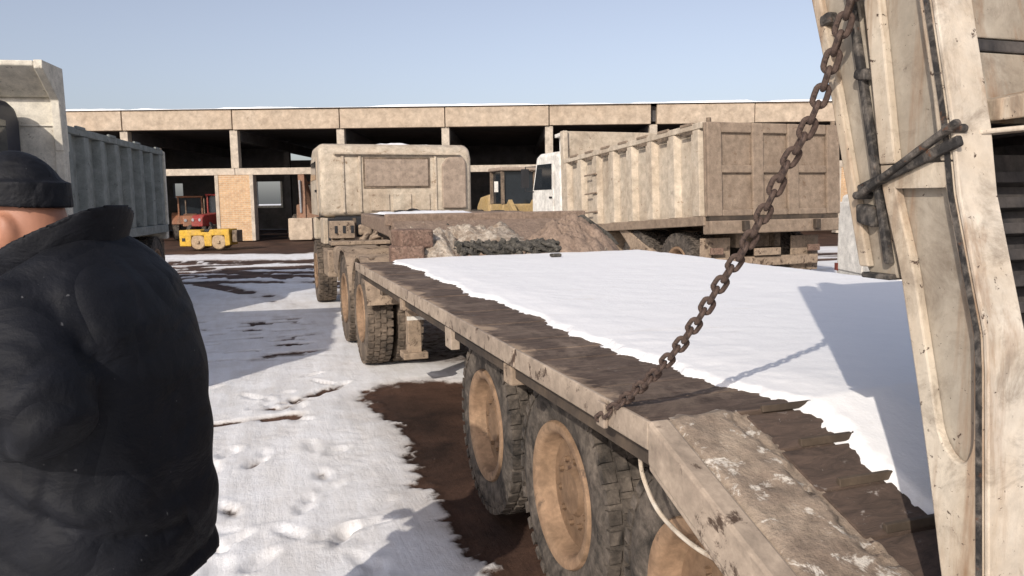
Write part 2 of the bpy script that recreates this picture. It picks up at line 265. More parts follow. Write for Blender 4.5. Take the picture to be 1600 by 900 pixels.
# ------------------------------------------------------------------ mesh helpers
class MB:
    def __init__(s): s.v = []; s.f = []
    def add(s, vs, fs, mat=None):
        k = len(s.v)
        s.v += [tuple(mat @ Vector(p)) if mat else tuple(p) for p in vs]
        s.f += [tuple(i + k for i in f) for f in fs]; return s
    def box(s, x0, x1, y0, y1, z0, z1, mat=None):
        x0, x1 = min(x0, x1), max(x0, x1); y0, y1 = min(y0, y1), max(y0, y1); z0, z1 = min(z0, z1), max(z0, z1)
        return s.add([(x0, y0, z0), (x1, y0, z0), (x1, y1, z0), (x0, y1, z0), (x0, y0, z1), (x1, y0, z1), (x1, y1, z1), (x0, y1, z1)],
                     [(0, 3, 2, 1), (4, 5, 6, 7), (0, 1, 5, 4), (1, 2, 6, 5), (2, 3, 7, 6), (3, 0, 4, 7)], mat)
    def prism(s, poly, axis, a, b, mat=None):
        """poly: 2D points; axis 'x': (y,z) extruded in x, 'y': (x,z) in y, 'z': (x,y) in z"""
        def P(p, t): return {'x': (t, p[0], p[1]), 'y': (p[0], t, p[1]), 'z': (p[0], p[1], t)}[axis]
        n = len(poly)
        ar = sum(poly[i][0] * poly[(i + 1) % n][1] - poly[(i + 1) % n][0] * poly[i][1] for i in range(n))
        if (ar < 0) != (axis == 'y'): poly = poly[::-1]
        if a > b: a, b = b, a
        vs = [P(p, a) for p in poly] + [P(p, b) for p in poly]
        fs = [tuple(range(n))[::-1], tuple(range(n, 2 * n))] + [(i, (i + 1) % n, n + (i + 1) % n, n + i) for i in range(n)]
        return s.add(vs, fs, mat)
    def cyl(s, p0, p1, r, n=12, r1=None, cap=True):
        p0 = Vector(p0); p1 = Vector(p1); d = (p1 - p0).normalized(); r1 = r if r1 is None else r1
        a = d.orthogonal().normalized(); b = d.cross(a)
        vs = []
        for p, rr in ((p0, r), (p1, r1)):
            vs += [tuple(p + (a * math.cos(2 * math.pi * i / n) + b * math.sin(2 * math.pi * i / n)) * rr) for i in range(n)]
        fs = [(i, (i + 1) % n, n + (i + 1) % n, n + i) for i in range(n)]
        if cap: fs += [tuple(range(n))[::-1], tuple(range(n, 2 * n))]
        return s.add(vs, fs)
    def tube(s, pts, r, n=8):
        pts = [Vector(p) for p in pts]; vs = []; m = len(pts); up = None
        for i, p in enumerate(pts):
            d = (pts[min(i + 1, m - 1)] - pts[max(i - 1, 0)]).normalized()
            if up is None: up = d.orthogonal().normalized()
            a = (up - d * up.dot(d)).normalized(); up = a; b = d.cross(a)
            vs += [tuple(p + (a * math.cos(2 * math.pi * k / n) + b * math.sin(2 * math.pi * k / n)) * r) for k in range(n)]
        fs = [(i * n + k, i * n + (k + 1) % n, (i + 1) * n + (k + 1) % n, (i + 1) * n + k) for i in range(m - 1) for k in range(n)]
        fs += [tuple(range(n))[::-1], tuple(range((m - 1) * n, m * n))]
        return s.add(vs, fs)
    def lathe(s, prof, n=48, mat=None):
        """prof: (x, r) revolved about the x axis, closed ring profile"""
        m = len(prof); vs = []
        for i in range(n):
            t = 2 * math.pi * i / n
            vs += [(x, r * math.cos(t), r * math.sin(t)) for x, r in prof]
        fs = [(i * m + k, i * m + (k + 1) % m, ((i + 1) % n) * m + (k + 1) % m, ((i + 1) % n) * m + k) for i in range(n) for k in range(m)]
        return s.add(vs, fs, mat)
    def mesh(s, name, smooth=False):
        me = bpy.data.meshes.new(name); me.from_pydata(s.v, [], s.f); me.update()
        bm = bmesh.new(); bm.from_mesh(me); bmesh.ops.recalc_face_normals(bm, faces=bm.faces); bm.to_mesh(me); bm.free()
        if smooth:
            me.polygons.foreach_set('use_smooth', [True] * len(me.polygons)); me.set_sharp_from_angle(angle=R(38))
        return me
    def build(s, name, mat, parent=None, bevel=0.0, smooth=False, seg=2):
        o = bpy.data.objects.new(name, s.mesh(name, smooth)); C.objects.link(o)
        o.data.materials.append(M[mat] if isinstance(mat, str) else mat)
        if parent: o.parent = parent
        if bevel:
            b = o.modifiers.new('bevel', 'BEVEL'); b.width = bevel; b.segments = seg; b.limit_method = 'ANGLE'; b.angle_limit = R(35)
            b.harden_normals = False
        return o
def tag(o, label=None, cat=None, group=None, kind=None):
    if label: o['label'] = label
    if cat: o['category'] = cat
    if group: o['group'] = group
    if kind: o['kind'] = kind
    return o
def empty(name, loc=(0, 0, 0), rz=0.0, parent=None):
    o = bpy.data.objects.new(name, None); C.objects.link(o); o.location = loc; o.rotation_euler = (0, 0, rz); o.empty_display_size = 0.2
    if parent: o.parent = parent
    return o
def link_copy(src, parent, loc=None, rot=None):
    c = src.copy(); C.objects.link(c); c.parent = parent
    if loc is not None: c.location = loc
    if rot is not None: c.rotation_euler = rot
    for ch in src.children: link_copy(ch, c)
    return c
def obj_np(name, V, F, mat, parent=None, smooth=True):
    me = bpy.data.meshes.new(name)
    V = np.asarray(V, np.float32); F = np.asarray(F, np.int32)
    me.vertices.add(len(V)); me.vertices.foreach_set('co', V.ravel())
    me.loops.add(F.size); me.loops.foreach_set('vertex_index', F.ravel())
    me.polygons.add(len(F)); me.polygons.foreach_set('loop_start', np.arange(0, F.size, F.shape[1], dtype=np.int32))
    if smooth: me.polygons.foreach_set('use_smooth', np.ones(len(F), bool))
    me.update(calc_edges=True); me.validate()
    o = bpy.data.objects.new(name, me); C.objects.link(o); me.materials.append(M[mat])
    if parent: o.parent = parent
    return o
# value noise on numpy arrays
_lat = rng.random((256, 256))
def vn2(x, y):
    xi = np.floor(x).astype(int); yi = np.floor(y).astype(int); fx = x - xi; fy = y - yi
    fx = fx * fx * (3 - 2 * fx); fy = fy * fy * (3 - 2 * fy)
    g = lambda a, b: _lat[a & 255, b & 255]
    return (g(xi, yi) * (1 - fx) + g(xi + 1, yi) * fx) * (1 - fy) + (g(xi, yi + 1) * (1 - fx) + g(xi + 1, yi + 1) * fx) * fy
def fbm(x, y, s, o=4):
    t = 0; a = 0.5; tot = 0
    for k in range(o): t = t + a * vn2(x * s + 17.3 * k, y * s + 41.1 * k); tot += a; a *= 0.55; s *= 2.03
    return t / tot
def sstep(a, b, x):
    t = np.clip((x - a) / (b - a), 0, 1); return t * t * (3 - 2 * t)

# ------------------------------------------------------------------ ground
def make_ground():
    def axis(lo, hi, step, far, grow=1.12):
        a = list(np.arange(lo, hi, step)); s = step
        while a[-1] < far: s = min(s * grow, 60); a.append(a[-1] + s)
        s = step
        while a[0] > -far: s = min(s * grow, 60); a.insert(0, a[0] - s)
        return np.array(a)
    xs = axis(-3.2, 2.6, 0.03, 900); ys = axis(2.4, 9.0, 0.03, 900, 1.03)
    X, Y = np.meshgrid(xs, ys, indexing='ij')
    u = X * math.cos(YAW) - Y * math.sin(YAW); v = X * math.sin(YAW) + Y * math.cos(YAW)
    n1 = fbm(X, Y, 0.9, 5) - 0.5; n2 = fbm(X + 9, Y - 4, 3.0, 4) - 0.5; n3 = fbm(X, Y, 11, 3) - 0.5
    snow = np.ones_like(X)
    # bare wet earth under the trailer; ragged melt edge
    edge = 1.0 + n1 * 0.30 + n2 * 0.16 + n3 * 0.22 + (fbm(X, Y, 30, 2) - .5) * .10
    fy = sstep(7.0, 6.45, Y + n1 * 1.2 + n2 * 0.5)
    bare = sstep(edge - 0.10, edge + 0.07, X) * fy * sstep(4.9, 4.3, X + n1)
    snow -= bare
    snow -= .30 * sstep(edge - .45, edge - .02, X + n3 * .4) * fy * (1 - bare)
    # under the tractor: thin, driven-on snow
    snow -= 0.55 * sstep(1.2, 1.7, X + n1) * sstep(7.2, 8.0, Y + n1) * sstep(15.5, 14.5, Y) * sstep(4.0, 3.4, X)
    # wheel tracks across the yard (arcs), showing dark ground
    for (cu, cv, r, w, amt) in ((-9.0, -14.5, 31.0, 0.22, .9), (-9.0, -14.5, 33.2, 0.26, .9), (-4.5, 31.5, 12.0, 0.22, .85), (-4.5, 31.5, 13.9, 0.22, .85),
                                (-16, 36, 17.2, 0.25, .8), (-16, 36, 19.0, 0.22, .8), (2.0, -30, 50.5, 0.3, .8), (2.0, -30, 52.6, 0.25, .8), (-20, 2.0, 19.5, 0.2, .8), (-20, 2.0, 21.3, 0.2, .75)):
        d = np.abs(np.hypot(u - cu, v - cv) - r)
        far = sstep(11.5, 14.0, v)
        snow -= amt * sstep(w * 1.6, w * 0.5, d) * far * (0.35 + 1.1 * sstep(-0.12, 0.12, n1 + n2 * 0.5))
    # trodden / driven band close to the shed and bare apron in front of it
    snow -= 0.95 * sstep(24.6, 26.2, v + n1 * 2.0) * sstep(60, 50, v)
    snow -= 0.75 * sstep(20.8, 21.4, v + n1 * 1.4) * sstep(23.2, 22.4, v + n1 * 1.4) * sstep(-0.2, 0.1, n2 + 0.1)
    snow -= 0.7 * sstep(16.8, 17.3, v + n1) * sstep(18.3, 17.8, v + n1) * sstep(-0.1, 0.15, n2)
    # old wheel ruts near the camera: short broken dark streaks
    def streak(p, q, w, amt):
        d = np.array(q) - np.array(p); L = np.hypot(*d); d = d / L
        a = (X - p[0]) * d[0] + (Y - p[1]) * d[1]; b = -(X - p[0]) * d[1] + (Y - p[1]) * d[0] + n1 * 0.12
        return amt * sstep(w, w * 0.35, np.abs(b)) * sstep(-.1, .1, a) * sstep(L + .1, L - .1, a) * sstep(-0.34, -0.12, n3 + n2)
    for p, q, w in (((-.45, 6.12), (-.12, 6.16), .07), ((-.02, 6.13), (0.32, 6.19), .10), ((.12, 6.42), (0.38, 6.70), .12), ((.44, 6.76), (0.70, 6.99), .09)):
        snow -= streak(p, q, w, 1.0)
    # dark specks in the truck's shadow
    sp = fbm(X * 0.7, Y * 2.0, 3.4, 3); reg = sstep(-1.7, -0.6, X) * sstep(0.95, 0.5, X) * sstep(8.2, 9.2, Y) * sstep(12.4, 11, Y)
    snow -= 0.9 * sstep(0.60, 0.67, sp) * reg
    # churned footprints beside the man
    h = 0.020 * np.clip(snow, 0, 1) + 0.005 * n2 + 0.015 * n1
    frng = np.random.default_rng(5)
    for k in range(95):
        fx = frng.uniform(-1.6, 0.75); fyy = frng.uniform(2.7, 7.6) if k < 95 else frng.uniform(2.7, 4.6)
        a = frng.normal(R(15), R(35)); L = frng.uniform(.10, .16); w = frng.uniform(.04, .06)
        sel = (np.abs(X - fx) < .4) & (np.abs(Y - fyy) < .4)
        dx = X[sel] - fx; dy = Y[sel] - fyy
        aa = dx * math.sin(a) + dy * math.cos(a); bb = dx * math.cos(a) - dy * math.sin(a)
        q = (aa / L) ** 2 + (bb / w) ** 2 + n3[sel] * 1.2
        dep = frng.uniform(.5, 1.0)
        h[sel] += dep * (-0.019 * sstep(1.15, 0.6, q) + 0.007 * np.exp(-((np.sqrt(np.maximum(q, 0)) - 1.35) / .25) ** 2))
        if frng.random() < .22: snow[sel] -= 0.42 * sstep(0.8, 0.2, q)
    # old tyre ruts, faint parallel grooves running up the yard
    for off, ang_, wd in ((-.55, 8, .16), (-.10, 8, .16), (.42, 8, .15), (-1.3, -16, .17), (-1.75, -16, .17)):
        c_, s_ = math.cos(R(ang_)), math.sin(R(ang_)); bb = (X - off) * c_ - (Y - 4.0) * s_ + n1 * .10
        aa = (X - off) * s_ + (Y - 4.0) * c_
        inside = sstep(wd, wd * .7, np.abs(bb)) * sstep(12, 9, Y)
        h -= inside * (.004 + .0018 * sstep(-.1, .12, n2 + n1) * np.sign(np.sin(aa * 52 + np.sign(bb) * 1.2 + np.abs(bb) * 30)))
        snow -= inside * .10 * sstep(.0, .2, n2 + n1)
    near = sstep(14, 10, np.hypot(X, Y))
    h += near * (0.006 * np.clip(fbm(X + 3, Y, 5.0, 4) - 0.5, -.3, .3)) * sstep(1.6, .6, X)
    h -= 0.05 * np.clip(1 - snow, 0, 1) * 0.4
    h *= sstep(60, 30, np.hypot(X, Y))
    h -= 0.03
    nx, ny = X.shape
    V = np.stack([X, Y, h], -1).reshape(-1, 3)
    i = np.arange(nx * ny).reshape(nx, ny)
    F = np.stack([i[:-1, :-1], i[1:, :-1], i[1:, 1:], i[:-1, 1:]], -1).reshape(-1, 4)
    o = obj_np('ground', V, F, 'ground')
    at = o.data.attributes.new('snow', 'FLOAT', 'POINT'); at.data.foreach_set('value', np.clip(snow, -0.5, 1.0).ravel().astype(np.float32))
    return tag(o, kind='structure')
make_ground()

# ------------------------------------------------------------------ shed behind the yard
def make_shed():
    root = empty('open_shed', W(0, 34), -YAW)
    tag(root, 'long open concrete vehicle shed with snow along its flat roof', 'shed')
    def B(x0, x1, y0, y1, z0, z1, name, mat, parent=root, bevel=0.0): return MB().box(x0, x1, y0, y1, z0, z1).build(name, mat, parent, bevel)
    J = [-26.1, -21.4, -16.76, -12.0, -7.36, -2.8, 1.7, 6.23, 10.59, 15.1, 19.6, 24.1, 28.6, 33.1]
    for k in range(len(J) - 1):
        g0 = 0.02 if abs(J[k] - 6.23) > .1 else 0.13; g1 = 0.02 if abs(J[k + 1] - 6.23) > .1 else 0.13
        dz = random.uniform(-.02, .02)
        B(J[k] + g0, J[k + 1] - g1, 0 + random.uniform(-.02, .02), 0.32, 4.82 + dz, 5.66 + dz, 'fascia_panel', 'concrete', bevel=0.02)
    for k, x in enumerate(J):
        B(x - 0.17, x + 0.17, 0.10, 0.48, 3.16, 4.80, 'upper_column', 'concpale', bevel=0.02)
        B(x - 0.2, x + 0.2, 0.10, 0.5, 0, 2.84, 'lower_column', 'concpale', bevel=0.02)
        B(x - 0.2, x + 0.2, 0.55, 14, 4.35, 4.78, 'roof_girder', 'shadelining')
    for k in range(len(J) - 1):
        B(J[k] + .01, J[k + 1] - .01, 0.04, 0.46, 2.86, 3.15, 'lintel_beam', 'concpale', bevel=0.015)
    # brick piers between the bays
    for x0, x1 in ((-12.72, -11.36), (1.05, 2.35), (-22.1, -20.7), (14.4, 15.8)):
        B(x0, x1, -0.02, 0.5, 0, 2.85, 'brick_pier', 'brick')
        B(x0 - .16, x0 - .002, -.05, .42, 0, 2.85, 'pier_edge', 'concpale', bevel=0.015); B(x1 + .002, x1 + .16, -.05, .42, 0, 2.85, 'pier_edge', 'concpale', bevel=0.015)
    # roof slab, upper floor slab, side and back walls with window openings
    B(J[0], J[-1], 0.33, 14.6, 4.95, 5.6, 'roof_slab', 'shadelining')
    B(J[0], J[-1], 0.55, 2.2, 2.92, 3.1, 'gallery_slab', 'shadelining')
    B(J[0] - .3, J[0], 0.3, 14.6, 0, 5.0, 'end_wall', 'shadelining'); B(J[-1], J[-1] + .3, 0.3, 14.6, 0, 5.0, 'end_wall', 'shadelining')
    wins = [(-15.75, -13.95, 2.05, 2.75), (-15.60, -14.2, 3.9, 3.95), (-15.15, -13.55, 1.4, 2.72)]
    # back wall (14 m deep) with a grid of cells, some left open
    openings = [(-20.9, -20.3, 2.0, 2.9), (-15.75, -14.2, 1.45, 2.95), (-13.75, -10.9, 4.22, 4.70), (-12.35, -11.75, 2.1, 2.95)]
    xs = sorted({J[0], J[-1]} | {q for o in openings for q in o[:2]})
    for a, b in zip(xs[:-1], xs[1:]):
        zs = [(0, 5.0)]
        for o in openings:
            if o[0] <= a + 1e-6 and b <= o[1] + 1e-6:
                zs = [(p, q) for s in zs for p, q in ((s[0], min(s[1], o[2])), (max(s[0], o[3]), s[1])) if q > p]
        for z0, z1 in zs: B(a, b, 14.3, 14.6, z0, z1, 'back_wall', 'shadelining')
    f = MB()
    for o in openings[1:2]:
        x0, x1, z0, z1 = o
        f.box(x0, x1, 14.25, 14.34, z0 - .12, z0 + .02); f.box(x0 - .06, x0 + .05, 14.25, 14.34, z0 - .12, z1); f.box(x1 - .05, x1 + .06, 14.25, 14.34, z0 - .12, z1)
    f.build('window_frame', 'white', root)
    # interior posts give depth
    for x in J[1::2]: B(x - .15, x + .15, 8.0, 8.3, 0, 4.9, 'inner_column', 'shadelining')
    return root
make_shed()
def roof_snow():
    xs = np.arange(-26.2, 33.2, 0.12); ys = np.array([-0.10, -0.07, 0.0, .1, .5, 2, 6, 14.7])
    X, Y = np.meshgrid(xs, ys, indexing='ij')
    t = 0.16 + 0.10 * (fbm(X, Y, .35, 3) - .5) + 0.07 * (fbm(X, Y, 2.5, 3) - .5)
    t = 0.6 * t * (0.35 + 0.65 * sstep(.30, .50, fbm(X, Y * 0, 0.45, 3)))
    prof = np.where(Y < -.08, -0.02, np.where(Y < -.03, 0.6, np.where(Y < .05, .9, 1.0)))
    Z = 5.675 + np.clip(t, .02, 1) * prof
    i = np.arange(X.size).reshape(X.shape)
    F = np.stack([i[:-1, :-1], i[1:, :-1], i[1:, 1:], i[:-1, 1:]], -1).reshape(-1, 4)
    P = np.stack([X, Y, Z], -1).reshape(-1, 3)
    o = obj_np('roof_snow', P, F, 'snow'); o.location = W(0, 34); o.rotation_euler = (0, 0, -YAW)
    tag(o, 'layer of white snow lying along the shed roof edge', 'snow', kind='stuff')
roof_snow()

# ------------------------------------------------------------------ wheels (shared meshes)
def tyre_mesh(name, r, w, rim_r, lugs=38):
    h = w / 2
    prof = [(-h * .78, rim_r), (-h * .95, rim_r + .02), (-h * 1.02, (r + rim_r) / 2), (-h * .97, r - .045), (-h * .86, r - .012), (-h * .5, r - .004), (0, r - .002),
            (h * .5, r - .004), (h * .86, r - .012), (h * .97, r - .045), (h * 1.02, (r + rim_r) / 2), (h * .95, rim_r + .02), (h * .78, rim_r)]
    m = MB().lathe(prof, 64)
    for i in range(lugs):                                            # tread blocks, staggered rows
        for x0, x1, ph, dz in ((-h * .98, -h * .52, 0, .004), (-h * .44, -h * .04, .5, .010), (h * .04, h * .44, 0, .010), (h * .52, h * .98, .5, .004)):
            t = 2 * math.pi * (i + ph) / lugs
            mat = Matrix.Rotation(t, 4, 'X'); wd = 2 * math.pi * r / lugs * .33
            m.box(x0, x1, -wd, wd, r - .03, r + dz, mat)
    return m.mesh(name, True)
def rim_mesh(name, rim_r, w, dish, out):
    """out = side (-1/+1) the rim faces: the rolled lip and well"""
    h = w / 2 * out; s = out
    prof = [(h * .95, rim_r + .012), (h * 1.04, rim_r + .006), (h * 1.05, rim_r - .014), (h * .98, rim_r - .032), (h * .86, rim_r - .040), (h - s * dish * .9, rim_r - .050), (h - s * (dish + .01), rim_r - .062),
            (h - s * (dish + .03), rim_r - .05), (-h * .9, rim_r - .03), (-h * .95, rim_r + .01)]
    return MB().lathe(prof, 56).mesh(name, True)
def disc_mesh(name, rim_r, w, dish, out):
    """the dished centre of the wheel with its nuts, hand holes and hub"""
    h = w / 2 * out; s = out
    prof = [(h - s * (dish - .004), rim_r - .058), (h - s * dish * .99, rim_r * .70), (h - s * dish * .88, rim_r * .56), (h - s * dish * .86, .10), (h - s * (dish * .86 - .022), .085), (h - s * (dish * .86 - .03), .002),
            (h - s * (dish + .02), .002), (h - s * (dish + .02), rim_r - .058)]
    m = MB().lathe(prof, 48)
    for i in range(10):
        t = 2 * math.pi * i / 10; p = Vector((h - s * dish * .90, math.cos(t) * rim_r * .48, math.sin(t) * rim_r * .48))
        m.cyl(p, p + Vector((s * .022, 0, 0)), .012, 6)
    return m.mesh(name, True)
MESH = {}
def wheel(parent, x_out, y, r, w, rim_r, side, dual=False, tm='tyre', rm='rim', dish=None, lugs=38):
    """side=-1: the wheel's face looks to -x. x_out = position of the outer sidewall"""
    key = (r, w, rim_r); 
    if key not in MESH: MESH[key] = tyre_mesh('tyre', r, w, rim_r, lugs)
    dish = (w * .38 if dual else w * .25) if dish is None else dish
    k2 = (rim_r, w, round(dish, 3), side)
    if k2 not in MESH: MESH[k2] = rim_mesh('rim', rim_r, w, dish, side); MESH[k2 + (1,)] = disc_mesh('wheel_disc', rim_r, w, dish, side)
    e = empty('wheel', (x_out - side * w / 2, y, r), 0, parent)
    rot = random.uniform(0, 6)
    def put(n, me, mt, dx):
        o = bpy.data.objects.new(n, me); C.objects.link(o); o.parent = e; o.location = (dx, 0, 0); o.rotation_euler = (rot, 0, 0)
        if not me.materials: me.materials.append(M[mt])
        elif me.materials[0] != M[mt]:
            o.material_slots[0].link = 'OBJECT'; o.material_slots[0].material = M[mt]
        return o
    put('tyre', MESH[key], tm, 0); put('rim', MESH[k2], rm, 0); put('wheel_disc', MESH[k2 + (1,)], 'disc', 0)
    if dual:
        put('tyre', MESH[key], tm, -side * (w + .05)); 
    return e

# ------------------------------------------------------------------ semi trailer (axis +Y, deck 1.12 m high)
XL, XR, ZD = 0.877, 3.73, 1.12
Y0, Y1 = 1.59, 6.85                    # start of the beaver tail, front of the flat deck
TS = 0.366                             # slope of the tail
XC = (XL + XR) / 2
def deck_z(y): return ZD if y >= Y0 else ZD - TS * (Y0 - y)
tr = empty('semi_trailer', (XC, 3.3, 0)); OFF = Vector((-XC, -3.3, 0))
tag(tr, 'muddy flatbed low-loader trailer with timber deck and raised rear ramp', 'trailer')
class TB(MB):                          # trailer parts are written in world coordinates
    def build(s, name, mat, parent=None, **k):
        o = MB.build(s, name, mat, parent or tr, **k)
        if parent is None: o.location = OFF
        return o
# deck boards, each a part
y = Y0 + .006
while y < Y1 - .05:
    w = min(random.uniform(.17, .23), Y1 - y)
    dz = random.uniform(-.003, .003)
    TB().box(XL + .014, XR - .014, y, y + w - .006, ZD - .055 + dz, ZD - .004 + dz).build('deck_plank', 'plank', bevel=.004)
    y += w
# side rails: three lengths per side with a seam
for xa, xb in ((XL, XL + .012), (XR - .012, XR)):
    for ya, yb in ((Y0, 2.565), (2.575, 4.70), (4.71, Y1)):
        TB().box(xa, xb, ya, yb, ZD - .070, ZD + .001).build('side_rail', 'rail', bevel=.004)
    xa, xb = (XL + .05, XL + .12) if xa < 2 else (XR - .12, XR - .05)
    TB().box(xa, xb, Y0, Y1, ZD - .14, ZD - .062).build('rail_channel', 'beam')
for x in (1.72, 2.72):
    m = TB(); m.box(x, x + .14, .95, 7.0, .93, .95); m.box(x + .06, x + .08, .95, 7.0, .66, .93); m.box(x, x + .14, .95, 7.0, .64, .66); m.build('main_beam', 'beam')
for y in np.arange(1.75, 6.8, .62):
    TB().prism([(XL + .125, .96), (XL + .125, 1.055), (XR - .125, 1.055), (XR - .125, .96), (XC + .5, .84), (XC - .5, .84)], 'y', y, y + .05).build('cross_member', 'beam')
TB().box(XL + .03, XL + .075, 3.60, 3.72, .925, 1.03).build('reflector', 'rail', bevel=.004)
for yy in (2.70, 4.85): TB().box(XL + .03, XL + .10, yy, yy + .09, .95, 1.03).build('lashing_eye', 'geardust', bevel=.008)
# tail: slope from Y0 down to the ramp hinge
YT = 0.74
def TP(y, dz): return (y, deck_z(y) + dz)
for xa, xb, s in ((XL, 1.145, 1), (XR - .268, XR, -1)):
    m = TB(); m.prism([TP(YT, -.03), TP(Y0 - .004, -.03), TP(Y0 - .004, -.115), TP(YT, -.13)], 'x', xa, xb); m.build('tail_beam', 'rail', bevel=.006)
    x1 = xa if s > 0 else xb
    m = TB(); m.prism([TP(YT, .008), TP(Y0 - .004, .008), TP(Y0 - .004, -.10), TP(YT, -.11)], 'x', x1 - s * .004, x1 + s * .055); m.build('tail_flange', 'rail', bevel=.008)
def mud_crust(xa, xb):
    xs = np.arange(xa, xb + .001, .009); ys = np.arange(YT, Y0 + .12, .009)
    X, Y = np.meshgrid(xs, ys, indexing='ij')
    base = np.where(Y < Y0, ZD - TS * (Y0 - Y), ZD)
    fade = sstep(xb, xb - .05, X + (fbm(X, Y, 9, 4) - .5) * .16 + (fbm(X, Y, 34, 3) - .5) * .10) * sstep(xa - .004, xa + .02, X) * sstep(Y0 + .12, Y0 - .06, Y + (fbm(X, Y, 7, 3) - .5) * .2)
    t = (.012 + .007 * fbm(X, Y, 7, 4) + .010 * fbm(X, Y, 36, 4)) * fade - .012
    i = np.arange(X.size).reshape(X.shape)
    F = np.stack([i[:-1, :-1], i[1:, :-1], i[1:, 1:], i[:-1, 1:]], -1).reshape(-1, 4)
    o = obj_np('mud_crust', np.stack([X, Y, base + t], -1).reshape(-1, 3), F, 'tailmud', tr); o.location = OFF; o['kind'] = 'stuff'
mud_crust(XL + .05, 1.165); mud_crust(XR - .30, XR - .05)
# tail boards and steel cleats
d = math.hypot(1, TS); ang = math.atan(TS)
y = Y0 - .006; k = 0
while y > YT + .05:
    ya = max(YT, y - .128)
    m = TB(); m.prism([TP(y, -.008), TP(ya, -.008), TP(ya, -.06), TP(y, -.06)], 'x', 1.147, XR - .27); m.build('tail_board', 'tail', bevel=.004)
    y = ya - .008
for yc in np.arange(Y0 + .005, YT + .06, -.135):
    j = random.uniform(-.01, .01)
    m = TB(); m.prism([TP(yc + .006, .006), TP(yc - .004, .008), TP(yc - .007, -.009), TP(yc + .007, -.009)], 'x', 1.21 + j, XR - .31); m.build('cleat', 'beam', bevel=.002)
TB().box(XL, XR, YT - .06, YT - .002, deck_z(YT) - .16, deck_z(YT) - .02).build('rear_beam', 'rail', bevel=.008)
m = TB(); m.cyl((XL + .05, YT + .04, deck_z(YT) - .05), (XR - .05, YT + .04, deck_z(YT) - .05), .03, 12); m.build('hinge_tube', 'darksteel')
# axles and wheels
WR, WW, WRIM = .46, .215, .285
for yw in (3.84, 2.80, 1.765):
    TB().cyl((1.2, yw, WR), (XR - .32, yw, WR), .065, 12).build('axle', 'gear')
    for side, x in ((-1, 1.14), (1, 2 * XC - 1.14)):
        e = wheel(tr, x, yw, WR, WW, WRIM, side, True, lugs=40); e.location += OFF
    for x in (1.72, 2.78):
        m = TB(); m.prism([(yw - .45, .63), (yw + .45, .63), (yw + .2, .50), (yw - .2, .50)], 'x', x, x + .09); m.build('leaf_spring', 'gear')
# gooseneck over the tractor's fifth wheel
m = TB(); m.prism([(Y1, 1.05), (Y1, 1.13), (7.75, 1.46), (9.9, 1.50), (9.9, 1.36), (7.9, 1.28), (7.2, 1.0)], 'x', 1.36, 3.42); m.build('gooseneck', 'soil', bevel=.015)
m = TB()
for x in (1.55, 2.9): m.prism([(Y1 - .3, .66), (Y1 - .3, 1.02), (Y1 + .3, 1.08), (7.8, 1.36), (9.8, 1.36), (9.8, 1.22), (8.1, 1.18), (7.25, .9), (7.1, .66)], 'x', x, x + .12)
m.build('gooseneck_beam', 'beam')
m = TB(); m.box(1.30, 3.48, 7.72, 7.80, 1.40, 1.52); m.build('gooseneck_lip', 'soil', bevel=.015)
# landing gear left of the gooseneck beam
m = TB(); m.box(1.30, 1.42, 6.70, 6.82, .30, 1.0); m.box(1.25, 1.47, 6.66, 6.86, .25, .31); m.build('landing_leg', 'geardust', bevel=.008)
m = TB(); m.box(3.16, 3.28, 6.70, 6.82, .30, 1.0); m.box(3.11, 3.33, 6.66, 6.86, .25, .31); m.build('landing_leg', 'rail', bevel=.008)
m = TB(); m.box(1.45, 3.14, 6.35, 6.62, .74, .98); m.build('tool_box', 'gear', bevel=.01)
m = TB(); m.box(1.22, 1.75, 6.30, 6.33, .66, .69); m.build('marker_plate', 'white')
# brake hose hanging behind the rail
def catmull(pts, n=10):
    pts = [Vector(p) for p in pts]; P = [pts[0] * 2 - pts[1]] + pts + [pts[-1] * 2 - pts[-2]]; out = []
    for i in range(1, len(P) - 2):
        for k in range(n):
            t = k / n
            out.append(0.5 * ((2 * P[i]) + (P[i + 1] - P[i - 1]) * t + (2 * P[i - 1] - 5 * P[i] + 4 * P[i + 1] - P[i + 2]) * t * t + (3 * P[i] - P[i - 1] - 3 * P[i + 1] + P[i + 2]) * t ** 3))
    return out + [pts[-1]]
m = TB(); m.tube(catmull([(.955, 1.775, 1.03), (.95, 1.764, .986), (.95, 1.746, .922), (.95, 1.661, .859), (.95, 1.511, .84), (.95, 1.346, .861), (.96, 1.2, .90)]), .006, 8); m.build('brake_hose', 'rampwhite', smooth=True)
m = TB(); m.box(.945, .975, 1.755, 1.79, 1.0, 1.035); m.build('hose_clip', 'chrome')
m = TB(); m.box(.862, .876, 1.80, 1.85, 1.045, 1.112); m.build('chain_bracket', 'rail', bevel=.004)

# ramp, raised and leaning forward
RX0, RX1, RW = 1.05, 1.80, .07
FRONT = [(.868, .80), (.919, 1.026), (.95, 1.178), (.985, 1.333), (1.032, 1.524), (1.077, 1.654), (1.137, 1.992), (1.33, 2.88)]
REAR = [(1.185, 2.88), (.993, 1.96), (.947, 1.764), (.929, 1.652), (.865, 1.425), (.841, 1.05), (.825, .80)]
def lerp_line(L, z):
    L = sorted(L, key=lambda p: p[1])
    for a, b in zip(L[:-1], L[1:]):
        if a[1] <= z <= b[1]: t = (z - a[1]) / (b[1] - a[1]); return a[0] + (b[0] - a[0]) * t
    return L[0][0] if z < L[0][1] else L[-1][0]
def FY(z): return lerp_line(FRONT, z)
def RY(z): return lerp_line(REAR, z)
rampo = TB()
rampo.prism(FRONT + REAR, 'x', RX0 + .018, RX0 + RW)
rampo = rampo.build('ramp', 'rampweb', bevel=.004)
tag(rampo, 'raised loading ramp leaning forward on its hinge')
